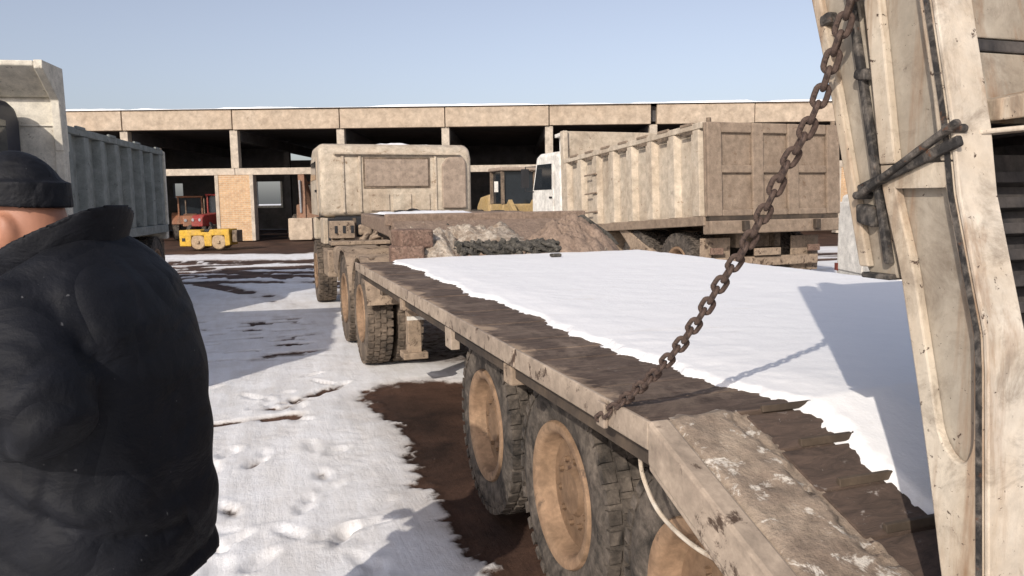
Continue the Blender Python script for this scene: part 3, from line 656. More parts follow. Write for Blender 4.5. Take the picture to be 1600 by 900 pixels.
class RB(MB):
    def build(s, name, mat, **k):
        o = MB.build(s, name, mat, rampo, **k); return o
def ring_plate(z0, z1, x0, x1, top_round=False):
    """outer face plate of the rail with a long recess whose lower end is rounded"""
    outer = []; inner = []
    zs = list(np.linspace(z0, z1, 24))
    f = [(FY(z), z) for z in zs]; r = [(RY(z), z) for z in zs]
    mf = .030; mr = .018
    zi0 = 1.225; zi1 = z1 - .04
    zi = [zi0 + (zi1 - zi0) * q ** 2.2 for q in np.linspace(0, 1, 24)]; n = 24
    def rnd(z): # rounded closing at the lower end
        t = min(1, (z - zi0) / .055); return math.sqrt(max(0, 1 - (1 - t) ** 2))
    fi = []; ri = []
    for z in zi:
        a, b = FY(z) - mf, RY(z) + mr; c = (a + b) / 2 - .004; k = rnd(z)
        fi.append((c + (a - c) * k, z)); ri.append((c + (b - c) * k, z))
    vs = []; fs = []
    for (a, b) in ((f, fi), (r, ri)):
        k = len(vs)
        for p in a: vs.append((x0, p[0], p[1])); vs.append((x1, p[0], p[1]))
        for p in b: vs.append((x0, p[0], p[1])); vs.append((x1, p[0], p[1]))
        N = 2 * n
        for i in range(n - 1):
            A = k + 2 * i; Bq = k + N + 2 * i
            fs += [(A, A + 2, Bq + 2, Bq), (A + 1, Bq + 1, Bq + 3, A + 3), (A, A + 1, A + 3, A + 2), (Bq, Bq + 2, Bq + 3, Bq + 1)]
    F0, FI0, R0, RI0 = 0, 2 * n, 4 * n, 6 * n
    fs += [(F0, FI0, R0), (F0 + 1, R0 + 1, FI0 + 1)]                     # lower closing triangle
    e = 2 * (n - 1)
    fs += [(F0 + e, R0 + e, RI0 + e, FI0 + e), (F0 + e + 1, FI0 + e + 1, RI0 + e + 1, R0 + e + 1)]
    m = RB(); m.add(vs, fs); return m
ring_plate(.81, 1.70, RX0, RX0 + .0175).build('rail_face', 'ramprail', bevel=.003)
def upper_face():
    m = RB()
    zs = list(np.linspace(1.702, 2.86, 12))
    m.prism([(FY(z) + .001, z) for z in zs] + [(FY(z) - .034, z) for z in zs[::-1]], 'x', RX0, RX0 + .0175)
    m.prism([(RY(z) + .024, z) for z in zs] + [(RY(z) - .001, z) for z in zs[::-1]], 'x', RX0, RX0 + .0175)
    return m
upper_face().build('rail_flange', 'ramprail', bevel=.003)
# white worn back of the rail
m = RB(); zs = list(np.linspace(.80, 2.87, 40))
m.prism([(RY(z) - .002, z) for z in zs] + [(RY(z) - .010, z) for z in zs[::-1]], 'x', RX0 - .002, RX0 + RW + .006); m.build('rail_back', 'rampwhite', bevel=.002)
# dark strip between web and back: seal plus the recess edge's shading as colour
m = RB(); m.prism([(RY(z) + .012, z) for z in zs] + [(RY(z) + .003, z) for z in zs[::-1]], 'x', RX0 - .003, RX0 + .003); m.build('seam_strip', 'darksteel')
# right rail
m = RB(); m.prism(FRONT + REAR, 'x', RX1, RX1 + RW); m.build('ramp_rail', 'ramprail', bevel=.004)
# slats between the rails (lower part), boarded panel above
z = .86
while z < 1.70:
    yf = FY(z) - .012
    m = RB(); m.box(RX0 + RW + .001, RX1 - .001, -.035, .006, -.010, .010, Matrix.Translation((0, yf, z)) @ Matrix.Rotation(R(-14), 4, 'X')); m.build('slat', 'slat', bevel=.002)
    z += .045
m = RB(); m.prism([(FY(z), z) for z in (.84, 1.2, 1.5, 1.72)] + [(FY(z) - .008, z) for z in (1.72, 1.5, 1.2, .84)], 'x', RX0 + RW + .002, RX1 - .002); m.build('ramp_tread_plate', 'slat')
for (za, zb, mt) in ((1.765, 1.885, 'rampweb'), (1.887, 1.908, 'slat'), (1.910, 2.35, 'rampweb'), (2.352, 2.86, 'rampweb')):
    m = RB(); m.prism([(RY(za) + .03, za), (RY(zb) + .03, zb), (RY(zb) + .045, zb), (RY(za) + .045, za)], 'x', RX0 + RW + .002, RX1 - .002); m.build('ramp_panel', 'dumprear' if mt == 'cabpanel' else mt, bevel=.003)
m = RB(); m.add([(RX0 + RW - .02, RY(1.74) - .012, 1.742), (RX1 - .01, RY(1.74) - .10, 1.80), (RX1 - .01, RY(1.74) + .06, 1.80), (RX0 + RW - .02, RY(1.74) + .06, 1.738),
                 (RX0 + RW - .02, RY(1.74) - .012, 1.750), (RX1 - .01, RY(1.74) - .10, 1.812), (RX1 - .01, RY(1.74) + .06, 1.812), (RX0 + RW - .02, RY(1.74) + .06, 1.750)],
                [(0, 3, 2, 1), (4, 5, 6, 7), (0, 1, 5, 4), (1, 2, 6, 5), (2, 3, 7, 6), (3, 0, 4, 7)]); m.build('ramp_ledge', 'rampwhite', bevel=.003)
m = RB(); m.prism([(RX0 + RW + .02, 1.765), (RX0 + RW + .02, 1.80), (1.45, 1.86), (1.45, 1.80)], 'y', RY(1.78) - .02, RY(1.78) + .025); m.build('ramp_gusset', 'ramprail', bevel=.003)
# folded extension leaf in front of the main rail
LF = [(1.105, 1.50), (1.12, 1.522), (1.208, 1.835), (1.269, 2.023), (1.47, 2.70)]
LR = [(1.40, 2.70), (1.165, 1.996), (1.122, 1.822), (1.052, 1.53), (1.045, 1.505)]
m = RB(); m.prism(LF + LR, 'x', RX0 + .012, RX0 + .075); m.build('folding_leaf', 'rampweb', bevel=.004)
m = RB()
m.prism([(a, b) for a, b in LF[1:]] + [(a - .022, b) for a, b in LF[:0:-1]], 'x', RX0 - .004, RX0 + .0115); m.build('leaf_flange', 'ramprail', bevel=.003)
m = RB(); m.prism([(a, b) for a, b in LR[:-1]] + [(a + .012, b) for a, b in LR[-2::-1]], 'x', RX0 - .004, RX0 + .0115); m.build('leaf_flange', 'darksteel', bevel=.003)
m = RB(); m.prism(LF + LR, 'x', RX1 - .03, RX1 + .04); m.build('folding_leaf', 'rampweb', bevel=.004)
# link bar, pins and bracket
m = RB()
a = Vector((0, 1.118, 1.648)); b = Vector((0, .918, 1.760)); dd = (b - a).normalized(); nn = Vector((0, -dd.z, dd.y))
def bar(m, a, b, hw, x0, x1):
    dd = (b - a).normalized(); nn = Vector((0, -dd.z, dd.y))
    m.prism([tuple((a + nn * hw)[1:]), tuple((b + nn * hw)[1:]), tuple((b - nn * hw)[1:]), tuple((a - nn * hw)[1:])], 'x', x0, x1)
bar(m, a, b, .006, RX0 - .020, RX0 - .006); bar(m, a - nn * .012, b + Vector((0, 0, -.028)), .009, RX0 - .012, RX0 + .0)
m.build('link_bar', 'darksteel', bevel=.004)
for yy, zz, rr in ((1.116, 1.649, .010), (.934, 1.751, .010), (1.045, 1.687, .007)): RB().cyl((RX0 - .024, yy, zz), (RX0 + .02, yy, zz), rr * .8, 6).build('hinge_pin', 'darksteel', bevel=.003)
RB().prism([(1.085, 1.592), (1.125, 1.60), (1.128, 1.635), (1.09, 1.628)], 'x', RX0 - .012, RX0 + .02).build('leaf_bracket', 'darksteel', bevel=.006); RB().box(RX0 - .004, RX0 + .04, 1.05, 1.115, 1.502, 1.512).build('leaf_foot', 'darksteel', bevel=.003)
for pl in ([(1.212, 1.97), (1.238, 1.965), (1.243, 1.985), (1.217, 1.992)], [(1.115, 1.85), (1.15, 1.856), (1.147, 1.874), (1.118, 1.872)]): RB().prism(pl, 'x', RX0 - .009, RX0 + .02).build('chain_lug', 'darksteel', bevel=.006)
# ------------------------------------------------------------------ chain: every link a part
def make_chain():
    pts = catmull([(.865, 1.82, 1.072), (.90, 1.673, 1.184), (.925, 1.565, 1.283), (.944, 1.487, 1.376), (.958, 1.425, 1.461), (.974, 1.359, 1.547), (.987, 1.306, 1.633),
                   (.995, 1.27, 1.701), (1.004, 1.23, 1.759), (1.010, 1.195, 1.826), (1.014, 1.162, 1.912), (1.018, 1.132, 1.987), (1.02, 1.10, 2.07), (1.03, 1.08, 2.12)], 30)
    root = empty('chain', pts[0]); tag(root, 'rusty steel chain stretched from the ramp down to the trailer edge', 'chain')
    L, Wd, r = .032, .0125, .0056
    link = MB(); n = 20; path = []
    for i in range(n):
        t = 2 * math.pi * i / n; c, s = math.cos(t), math.sin(t)
        path.append(Vector(((L / 2 - Wd * .2) * (1 if c > 0 else -1) * (abs(c) > .15) * .62 + Wd * .75 * c * 1.15, Wd * s * .92, 0)))
    vs = []; k = 8
    for i, p in enumerate(path):
        d = (path[(i + 1) % n] - path[i - 1]).normalized(); b = Vector((0, 0, 1)); a = d.cross(b)
        vs += [tuple(p + (a * math.cos(2 * math.pi * q / k) + b * math.sin(2 * math.pi * q / k)) * r) for q in range(k)]
    fs = [(i * k + q, i * k + (q + 1) % k, ((i + 1) % n) * k + (q + 1) % k, ((i + 1) % n) * k + q) for i in range(n) for q in range(k)]
    link.add(vs, fs); me = link.mesh('link', True); me.materials.append(M['rust'])
    dist = 0; pitch = .0315; nxt = 0; kk = 0
    for a, b in zip(pts[:-1], pts[1:]):
        seg = (b - a).length
        while nxt <= dist + seg:
            p = a + (b - a) * ((nxt - dist) / seg); d = (b - a).normalized()
            o = bpy.data.objects.new('link', me); C.objects.link(o); o.parent = root
            q = d.to_track_quat('X', 'Z') @ Euler((R(42 if kk % 2 else -48) + random.uniform(-.15, .15), 0, 0)).to_quaternion()
            o.rotation_mode = 'QUATERNION'; o.rotation_quaternion = q; o.location = p - pts[0]
            nxt += pitch; kk += 1
        dist += seg
make_chain()
# ------------------------------------------------------------------ snow on the trailer deck
def deck_snow():
    xs = np.concatenate([np.arange(1.05, 1.60, .011), np.arange(1.60, XR - .02, .035)]); ys = np.concatenate([np.arange(YT + .02, 2.6, .011), np.arange(2.6, Y1 + .02, .03)])
    X, Y = np.meshgrid(xs, ys, indexing='ij')
    base = np.where(Y < Y0, ZD - TS * (Y0 - Y), ZD)
    edge = 1.20 + .06 * (fbm(X * 0 + 3, Y, .9, 3) - .5) + .12 * sstep(1.95, 1.5, Y) + (fbm(X, Y, 2.6, 4) - .5) * .10 + (fbm(X, Y, 13, 4) - .5) * .06 + (fbm(X, Y, 45, 2) - .5) * .035
    s = (.55 * sstep(edge - .006, edge + .030, X) + .45 * sstep(edge, edge + .22, X)) * sstep(XR - .03, XR - .09, X + (fbm(X, Y, 5, 3) - .5) * .06) * sstep(Y1 + .02, Y1 - .05, Y)
    t = s * (.014 + .012 * fbm(X, Y, 1.2, 3) + .004 * fbm(X, Y, 9, 3)) + .005 * (fbm(X, Y, 14, 3) - .5) * s - .010 * (1 - np.minimum(1, s * 1.8))
    i = np.arange(X.size).reshape(X.shape)
    F = np.stack([i[:-1, :-1], i[1:, :-1], i[1:, 1:], i[:-1, 1:]], -1).reshape(-1, 4)
    keep = (s.ravel()[F] > 0.001).any(1)
    F = F[keep]; used, inv = np.unique(F.ravel(), return_inverse=True)
    o = obj_np('deck_snow', np.stack([X, Y, base + t], -1).reshape(-1, 3)[used], inv.reshape(F.shape), 'snow')
    tag(o, 'smooth sheet of white snow covering the trailer deck', 'snow', kind='stuff')
deck_snow()
# ------------------------------------------------------------------ load of dirt on the gooseneck
def heap(name, cx, cy, rx, ry, h, base, mat, label, cat, seed, rough=.25, steps=46, tilt=0.0, kind=None):
    t = np.linspace(0, 1, steps); a = np.linspace(0, 2 * np.pi, steps * 2, endpoint=False)
    T, A = np.meshgrid(t, a, indexing='ij')
    k = 1 + (fbm(np.cos(A) * 1.5 + seed, np.sin(A) * 1.5, 1.4, 4) - .5) * .5
    X = np.cos(A) * T * rx * k; Y = np.sin(A) * T * ry * k
    n = fbm(X + seed * 3.1, Y + seed, 5, 5) - .5; n2 = fbm(X + seed, Y, 17, 3) - .5
    Z = h * (1 - T ** 1.7) ** 1.0 * (1 + rough * 2 * n) + (n2 * .07 * h / .2 + n * rough * .25) * (1 - T ** 6) - .03 + tilt * Y
    i = np.arange(T.size).reshape(T.shape); j = np.roll(i, -1, axis=1)
    F = np.stack([i[:-1], i[1:], j[1:], j[:-1]], -1).reshape(-1, 4)
    o = obj_np(name, np.stack([X, Y, Z], -1).reshape(-1, 3), F, mat); o.location = (cx, cy, base)
    return tag(o, label, cat, kind=kind)
heap('soil_mound', 3.02, 7.15, .50, .42, .35, 1.14, 'soil', 'mound of brown soil on the gooseneck next to the deck snow', 'soil', 1)
heap('frosty_heap', 1.66, 7.22, .36, .40, .20, 1.16, 'frosty', 'frosty pale heap of dirt on the trailer gooseneck', 'dirt', 2, .4)
heap('frosty_heap', 2.15, 7.42, .68, .36, .17, 1.26, 'frosty', 'wide crumbly bank of frost-speckled dirt across the gooseneck', 'dirt', 5, .5)
def clods():
  for mt, cnt, nm, lb in (('frosty', 420, 'clods', 'scattered crumbs of frosty earth on the gooseneck'), ('tarp', 260, 'dark_clods', 'dark crumbs of dirt strewn over the gooseneck'), ('soil', 420, 'brown_clods', 'brown crumbs of soil strewn over the gooseneck')):
    m = MB()
    for k in range(cnt):
        x = random.uniform(1.40, 3.35); t = random.random() ** 1.4; yy = 6.86 + .85 * t
        z = 1.12 + .36 * max(0, (yy - 6.95)) + random.uniform(0, .03); q = random.uniform(.008, .035)
        mat = Matrix.Translation((x, yy, z)) @ Euler((random.uniform(0, 6), random.uniform(0, 6), random.uniform(0, 6))).to_matrix().to_4x4()
        a = [random.uniform(.6, 1.3) * q for _ in range(6)]
        m.add([(a[0], 0, 0), (-a[1], 0, 0), (0, a[2], 0), (0, -a[3], 0), (0, 0, a[4]), (0, 0, -a[5])], [(0, 2, 4), (2, 1, 4), (1, 3, 4), (3, 0, 4), (2, 0, 5), (1, 2, 5), (3, 1, 5), (0, 3, 5)], mat)
    tag(m.build(nm, mt, None), lb, 'clods', kind='stuff')
clods()
def rope_roll():
    m = MB()
    for k in range(170):
        x = 1.84 + .98 * k / 169 + random.uniform(-.03, .03); 
        mat = Matrix.Translation((x, 6.93 + random.uniform(-.06, .08), 1.17 + random.uniform(-.02, .05))) @ Euler((random.uniform(0, 6), random.uniform(0, 6), random.uniform(0, 6))).to_matrix().to_4x4()
        s = random.uniform(.010, .030); m.box(-s * 2.6, s * 2.6, -s, s, -s * .6, s * .6, mat)
    for q in range(5):
        pts = [(1.84 + .98 * k / 24, 6.92 + .07 * math.cos(q * 1.3 + k * .35) + random.uniform(-.02, .02), 1.185 + .055 * math.sin(q * 1.3 + k * .35) + random.uniform(-.012, .012)) for k in range(25)]
        m.tube(pts, .024, 6)
    o = m.build('rubble_roll', 'tarp', None, bevel=.004)
    tag(o, 'dark bundle of rope and rubble lying along the front of the deck', 'rubble')
rope_roll()
m = MB(); m.prism([(3.14, 1.47), (3.20, 1.49), (3.36, 1.38), (3.50, 1.29), (3.60, 1.18), (3.55, 1.17), (3.44, 1.27), (3.2, 1.44)], 'y', 7.14, 7.20)
tag(m.build('bent_bar', 'tarp', None, bevel=.012), 'dark bent strip leaning down from the soil mound', 'strip')
for k, (x, yy, z, sx, sy, sz) in enumerate(((1.43, 7.05, 1.305, .16, .14, .085), (1.36, 6.98, 1.16, .15, .13, .085))):
    m = MB(); bm_ = Matrix.Rotation(R(8 - 13 * k), 4, 'Z'); m.box(-sx, sx, -sy, sy, -sz, sz, bm_)
    o = m.build('rusty_box', 'redbrown', None, bevel=.02); o.location = (x, yy, z)
    tag(o, ('upper' if k == 0 else 'lower') + ' of two stacked red-brown rusty blocks on the gooseneck', 'block')
m = MB(); m.box(-.05, .05, -.03, .03, 0, .03); o = m.build('stone', 'tarp', None, bevel=.012); o.location = (2.55, 6.3, 1.143); tag(o, 'small dark lump lying alone on the deck snow', 'stone')

# ------------------------------------------------------------------ cab-over truck cab, shared by all trucks
def cab(root, mat, w, L, z0, z1, y0, glass='glass', mirrors=True, panel=None):
    """y0 = back of the cab, front at y0+L (local +y is forward)"""
    h = w / 2
    prof = [(y0, z0), (y0, z1 - .22), (y0 + .10, z1 - .05), (y0 + .28, z1), (y0 + L * .72, z1), (y0 + L * .84, z1 - .07), (y0 + L * .98, z0 + (z1 - z0) * .46), (y0 + L, z0 + (z1 - z0) * .38), (y0 + L, z0)]
    m = MB(); m.prism(prof, 'x', -h, h); c = m.build('cab', mat, root, bevel=.09, seg=3, smooth=True)
    zm = z0 + (z1 - z0) * .48
    for s in (-1, 1):
        x = s * h
        d = MB().prism([(y0 + .42, z0 + .02), (y0 + .42, z1 - .2), (y0 + L * .80, z1 - .2), (y0 + L * .95, zm), (y0 + L * .95, z0 + .02)], 'x', x - s * .005, x + s * .012).build('door', mat, c, bevel=.008)
        MB().prism([(y0 + .50, zm + .04), (y0 + .50, z1 - .26), (y0 + L * .77, z1 - .26), (y0 + L * .90, zm + .04)], 'x', x + s * .0125, x + s * .018).build('side_window', glass, c)
        MB().box(x + s * .0125, x + s * .035, y0 + .48, y0 + .62, zm - .16, zm - .12).build('door_handle', 'black', c)
        if mirrors:
            mm = MB(); mm.box(x + s * .10, x + s * .28, y0 + L * .95, y0 + L * 1.0, zm + .10, zm + .55); mm.tube([(x, y0 + L * .85, zm + .6), (x + s * .18, y0 + L * .97, zm + .6), (x + s * .18, y0 + L * .97, zm + .02), (x, y0 + L * .9, zm)], .016, 6)
            mm.build('mirror', 'black', c, bevel=.015)
        MB().box(x - s * .12, x - s * .45, y0 + L + .002, y0 + L + .05, z0 - .10, z0 + .08).build('headlight', 'chrome', c, bevel=.02)
    a, b = Vector((0, y0 + L * .845, z1 - .09)), Vector((0, y0 + L * .972, zm + .05)); t = (b - a).normalized(); nn = Vector((0, t.z, -t.y)) * -1
    P = [a + t * .02, b - t * .02]
    m = MB(); m.prism([tuple((P[0] + nn * .012)[1:]), tuple((P[1] + nn * .012)[1:]), tuple((P[1] - nn * .01)[1:]), tuple((P[0] - nn * .01)[1:])], 'x', -h + .14, h - .14)
    m.build('windscreen', glass, c)
    MB().box(-h + .02, h - .02, y0 + L - .05, y0 + L + .10, z0 - .42, z0 - .03).build('bumper', mat if panel is None else panel, root, bevel=.04)
    for k in range(4): MB().box(-h + .35, h - .35, y0 + L + .004, y0 + L + .02, z0 + .10 + k * .085, z0 + .15 + k * .085).build('grille_bar', 'black', c)
    return c

# ------------------------------------------------------------------ tractor unit pulling the trailer
tu = empty('tractor_truck', (2.29, 12.25, 0), 0)
tag(tu, 'dust-caked beige cab-over tractor truck coupled to the trailer', 'truck')
c = cab(tu, 'cab', 2.42, 1.75, 1.42, 2.55, 0.0, mirrors=False)
def T(x0, x1, y0, y1, z0, z1, name, mat, parent=tu, bevel=.01): return MB().box(x0, x1, y0, y1, z0, z1).build(name, mat, parent, bevel=bevel)
T(-.52, .48, -.025, -.004, 1.88, 2.30, 'rear_window_cover', 'cabpanel', c, .02)
T(-.55, .51, -.012, -.003, 1.85, 2.33, 'window_seal', 'gear', c, .004)
MB().prism([(.70, 1.52), (.70, 2.22), (.80, 2.34), (1.06, 2.34), (1.10, 2.25), (1.10, 1.52)], 'y', -.05, -.004).build('air_intake', 'cabpanel', c, bevel=.03)
for x in (-.86, -.60, .60): T(x - .02, x + .02, -.022, -.003, 1.48, 2.36, 'cab_rib', 'cab', c, .006)
for x0, x1 in ((-.45, -.15), (-.1, .2), (.25, .5)): T(x0, x1, -.018, -.003, 1.50, 1.76, 'pressed_panel', 'cab', c, .01)
T(-1.0, 1.0, -.06, -.004, 2.37, 2.40, 'roof_gutter', 'cab', c, .006)
def roof_strip(x0, x1, y0, y1, z, name, parent, n=60, h=.03, loc=(0, 0, 0)):
    xs = np.linspace(x0, x1, n); ys = np.linspace(y0, y1, 14); X, Y = np.meshgrid(xs, ys, indexing='ij')
    e = np.minimum(np.minimum(X - x0, x1 - X) * 1.5, np.minimum(Y - y0, y1 - Y)); t = (fbm(X * 1.0 + 5, Y, 2.2, 4) - .42) * 2.6
    Z = z - .012 + h * sstep(0, .06, e) * np.clip(t, 0, 1)
    i = np.arange(X.size).reshape(X.shape); F = np.stack([i[:-1, :-1], i[1:, :-1], i[1:, 1:], i[:-1, 1:]], -1).reshape(-1, 4)
    o = obj_np(name, np.stack([X, Y, Z], -1).reshape(-1, 3), F, 'snow', parent); o.location = loc; return o
roof_strip(-.85, .85, .25, 1.15, 2.55, 'roof_snow_patch', c, h=.05)['kind'] = 'stuff'
tag(roof_strip(-.6, .55, -.5, .5, 0, 'gooseneck_snow', None, h=.035, loc=(2.05, 9.3, 1.51)), 'thin snow patch on top of the gooseneck behind the cab', 'snow', kind='stuff')
T(-1.12, -.36, -.06, -.01, .98, 1.40, 'dark_hollow_sheet', 'black', tu)  # added dark sheet, stands in for the shaded hollow behind the pipes
T(-1.19, -1.0, -.02, .5, 1.0, 1.40, 'cab_side_skirt', 'cab', tu, .02); T(1.0, 1.19, -.02, .5, 1.0, 1.40, 'cab_side_skirt', 'cab', tu, .02)
T(-1.0, 1.0, .02, .12, 1.36, 1.42, 'cab_floor_beam', 'black', tu)
for x in (-.45, .33): T(x, x + .09, -5.6, 1.3, .72, 1.0, 'chassis_rail', 'geardust')
# equipment behind the cab
T(-1.12, -.76, -.42, -.12, 1.10, 1.36, 'battery_box', 'geardust')
for k in range(3): T(-1.06 + k * .12, -1.02 + k * .12, -.432, -.421, 1.18, 1.29, 'box_slot', 'black', tu, 0)
m = MB(); m.cyl((-.62, -.35, .98), (-.18, -.28, 1.38), .07, 12); m.cyl((-.18, -.28, 1.38), (-.18, .1, 1.42), .07, 12); m.build('air_duct', 'geardust', tu, smooth=True)
m = MB(); m.cyl((-1.05, -.7, .96), (-.72, -.7, .96), .13, 14); m.build('air_tank', 'gear', tu, smooth=True)
m = MB(); m.tube(catmull([(-.3, -.3, 1.35), (-.15, -.9, 1.5), (0.05, -1.5, 1.35), (.1, -2.2, 1.25)]), .02, 6); m.tube(catmull([(-.1, -.3, 1.35), (.05, -.8, 1.52), (0.25, -1.4, 1.38), (.2, -2.2, 1.25)]), .018, 6); m.build('air_hose', 'black', tu, smooth=True)
for k, (p, q, r_) in enumerate((((-1.1, -.3, 1.06), (-.4, -.3, 1.09), .035), ((-.74, -.25, 1.0), (-.74, -.25, 1.40), .03), ((-.66, -.45, 1.05), (-.40, -.2, 1.36), .045), ((-.95, -.5, 1.0), (-.95, -.2, 1.12), .05), ((-.55, -.6, 1.1), (-.1, -.6, 1.22), .03))): MB().cyl(p, q, r_, 10).build('pipe', 'gear' if k % 2 else 'geardust', tu, smooth=True)
T(-.70, -.50, -.40, -.28, 1.14, 1.30, 'filter_box', 'geardust', tu, .03)
T(-.35, .9, -.5, -.05, .95, 1.42, 'engine_cover', 'gear'); T(-1.15, -.5, -1.9, -.9, .62, 1.02, 'fuel_tank', 'geardust', tu, .06); T(.5, 1.15, -1.9, -.9, .62, 1.02, 'fuel_tank', 'geardust', tu, .06)
T(-1.16, -.3, -.85, -.50, 1.02, 1.075, 'catwalk_plate', 'geardust')
T(-.42, .42, -4.2, -3.0, 1.02, 1.16, 'fifth_wheel', 'gear', tu, .03)
for s in (-1, 1):
    x = s * 1.24
    for k, yw in enumerate((-4.32, -2.95)):
        wheel(tu, x, yw, .51, .25, .285, s, True, 'tyre_mud' if s < 0 else 'tyre', lugs=36)
        pts = [(yw + .62 * math.cos(R(a)), .51 + .60 * math.sin(R(a))) for a in range(15, 166, 15)]
        inn = [(yw + .59 * math.cos(R(a)), .51 + .57 * math.sin(R(a))) for a in range(165, 14, -15)]
        MB().prism(pts + inn, 'x', s * .66, s * 1.25).build('mudguard', 'geardust', tu)
    wheel(tu, s * 1.24, 1.0, .51, .29, .285, s, False, 'tyre_mud', lugs=36, dish=.03)
for yw in (-4.32, -2.95, 1.0): MB().cyl((-1.0, yw, .51), (1.0, yw, .51), .09, 10).build('axle', 'gear', tu)
T(-1.15, -.55, -5.15, -5.05, .78, .94, 'tail_lamp_bar', 'gear', tu); T(.55, 1.15, -5.15, -5.05, .78, .94, 'tail_lamp_bar', 'gear', tu)
T(-.99, -.82, -5.17, -5.152, .85, .94, 'tail_lamp', 'white', tu); 
T(-1.21, -.9, -.75, -.1, .55, .95, 'step_box', 'geardust', tu, .02)

# ------------------------------------------------------------------ tipper trucks
def tipper(name, loc, rz, label, paint, rear, cabmat, L=5.3, w=2.46, z0=1.22, z1=2.83, front=.45, visor=None, ribs=8, pitch=0.0, group=None, cab_z=(1.05, 2.72), cabL=1.75, ladder=True, gap=.35, side=None, cabw=2.44, mirrors=True, ribw=.30):
    """local +y forward; origin on the ground under the tailgate"""
    root = empty(name, loc, rz); tag(root, label, 'truck', group)
    body = empty('tipper_body', (0, 0, z0), 0, root); body.rotation_euler = (R(pitch), 0, 0)
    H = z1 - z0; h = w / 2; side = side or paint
    def Bx(x0, x1, y0, y1, a, b, n, mt, bev=.012): return MB().box(x0, x1, y0, y1, a, b).build(n, mt, body, bevel=bev)
    for s in (-1, 1):
        xo = s * h
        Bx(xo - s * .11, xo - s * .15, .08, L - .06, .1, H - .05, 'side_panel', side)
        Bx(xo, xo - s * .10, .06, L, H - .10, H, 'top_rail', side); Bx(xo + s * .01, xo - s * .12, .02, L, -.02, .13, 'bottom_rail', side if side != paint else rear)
        for k in range(ribs):
            yy = .10 + (L - .35) * k / (ribs - 1)
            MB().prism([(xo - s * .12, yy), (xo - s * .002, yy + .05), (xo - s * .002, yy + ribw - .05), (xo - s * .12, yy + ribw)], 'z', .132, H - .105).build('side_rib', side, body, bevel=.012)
        for k in range(ribs - 1):
            yy = .10 + (L - .35) * k / (ribs - 1) + .2
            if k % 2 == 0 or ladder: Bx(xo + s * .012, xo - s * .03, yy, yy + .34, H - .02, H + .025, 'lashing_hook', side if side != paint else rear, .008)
            if ladder: Bx(xo + s * .004, xo - s * .004, yy, yy + .34, H - .16, H - .105, 'rail_slot', 'gear', 0)
        if ladder:
            yy = .10 + (L - .35) * 5 / (ribs - 1) + .02
            for q in range(3): MB().cyl((xo + s * .03, yy, .38 + q * .38), (xo + s * .03, yy + .5, .38 + q * .38), .018, 8).build('ladder_rung', rear, body)
    Bx(-h + .1, h - .1, .1, L - .05, .02, .09, 'floor', rear)
    # tailgate: frame and 3 x 2 recessed panels
    Bx(-h, h, -.03, .02, .12, H - .02, 'tailgate', rear)
    xs = [-h, -h + .26, -.42, -.24, .30, .48, h - .26, h]
    for a, b in ((-h + .0, -h + .27), (-.46, -.24), (.24, .46), (h - .27, h)): Bx(a, b, -.10, -.031, .12, H - .02, 'tailgate_post', rear, .02)
    for a, b in ((.12, .22), (.80, .92), (H - .18, H - .02)):
        for p, q in ((-h + .272, -.462), (-.238, .238), (.462, h - .272)): Bx(p, q, -.085, -.031, a, b, 'tailgate_bar', rear, .015)
    Bx(-h + .02, h - .02, -.12, .1, -.16, .05, 'rear_sill', rear, .02); Bx(-h + .03, h - .03, -.08, .08, .052, .118, 'sill_gap', 'beam', .004)
    for x in (-h + .65, h - .55): Bx(x - .05, x + .05, -.20, -.121, -.12, .04, 'latch', 'beam', .01)
    for s in (-1, 1): MB().cyl((s * (h - .08), -.03, H - .05), (s * (h - .08), -.03, H + .05), .04, 8).build('hinge_pin', 'gear', body)
    # front wall with rim and visor over the cab
    Bx(-h + .02, h - .02, L, L + .06, .05, H + front, 'front_wall', paint)
    for z in (H * .28, H * .62, H * .98): Bx(-h + .05, h - .05, L + .061, L + .085, z, z + .025, 'front_wall_bar', rear, .005)
    for s in (-1, 1): Bx(s * h, s * (h - .12), L - .08, L + .10, 0, H + front, 'front_post', paint, .02)
    if visor:
        vl, vh = visor
        MB().prism([(L - .05, H + front), (L + .02, H + front + vh), (L + vl, H + front + vh), (L + vl, H + front + vh - .06), (L + .12, H + front - .02)], 'x', -h + .10, h - .10).build('visor', paint, body, bevel=.015)
        for s in (-1, 1): MB().prism([(L - .10, H - .35), (L - .06, H + front + vh + .01), (L + vl, H + front + vh + .01), (L + vl, H + front + vh - .09), (L + .16, H + front - .06), (L + .12, H - .35)], 'x', s * h + s * .002, s * (h - .10)).build('visor_cheek', paint, body, bevel=.012)
    else:
        Bx(-h + .02, h - .02, L + .06, L + .42, H + front - .10, H + front - .02, 'visor', 'white', .01)
        for x in (-h + .12, h - .4): Bx(x, x + .28, L + .08, L + .40, H + front - .52, H + front - .10, 'visor_bracket', 'white', .01)
    # chassis, wheels, cab
    CL = L + gap + cabL
    for x in (-.45, .33): MB().box(x, x + .12, .35, CL - .2, .80, 1.04).build('chassis_rail', 'gear', root)
    MB().prism([(.45, .80), (.45, 1.12), (2.8, 1.12), (2.4, .80)], 'x', -.3, .3).build('lift_frame', 'gear', root)
    for yw in (.95, 2.30, CL - .95):
        MB().cyl((-1.0, yw, .52), (1.0, yw, .52), .10, 10).build('axle', 'gear', root)
        for s in (-1, 1): wheel(root, s * 1.22, yw, .52, .27, .285, s, yw < 3, 'tyre', lugs=34, dish=None if yw < 3 else .03)
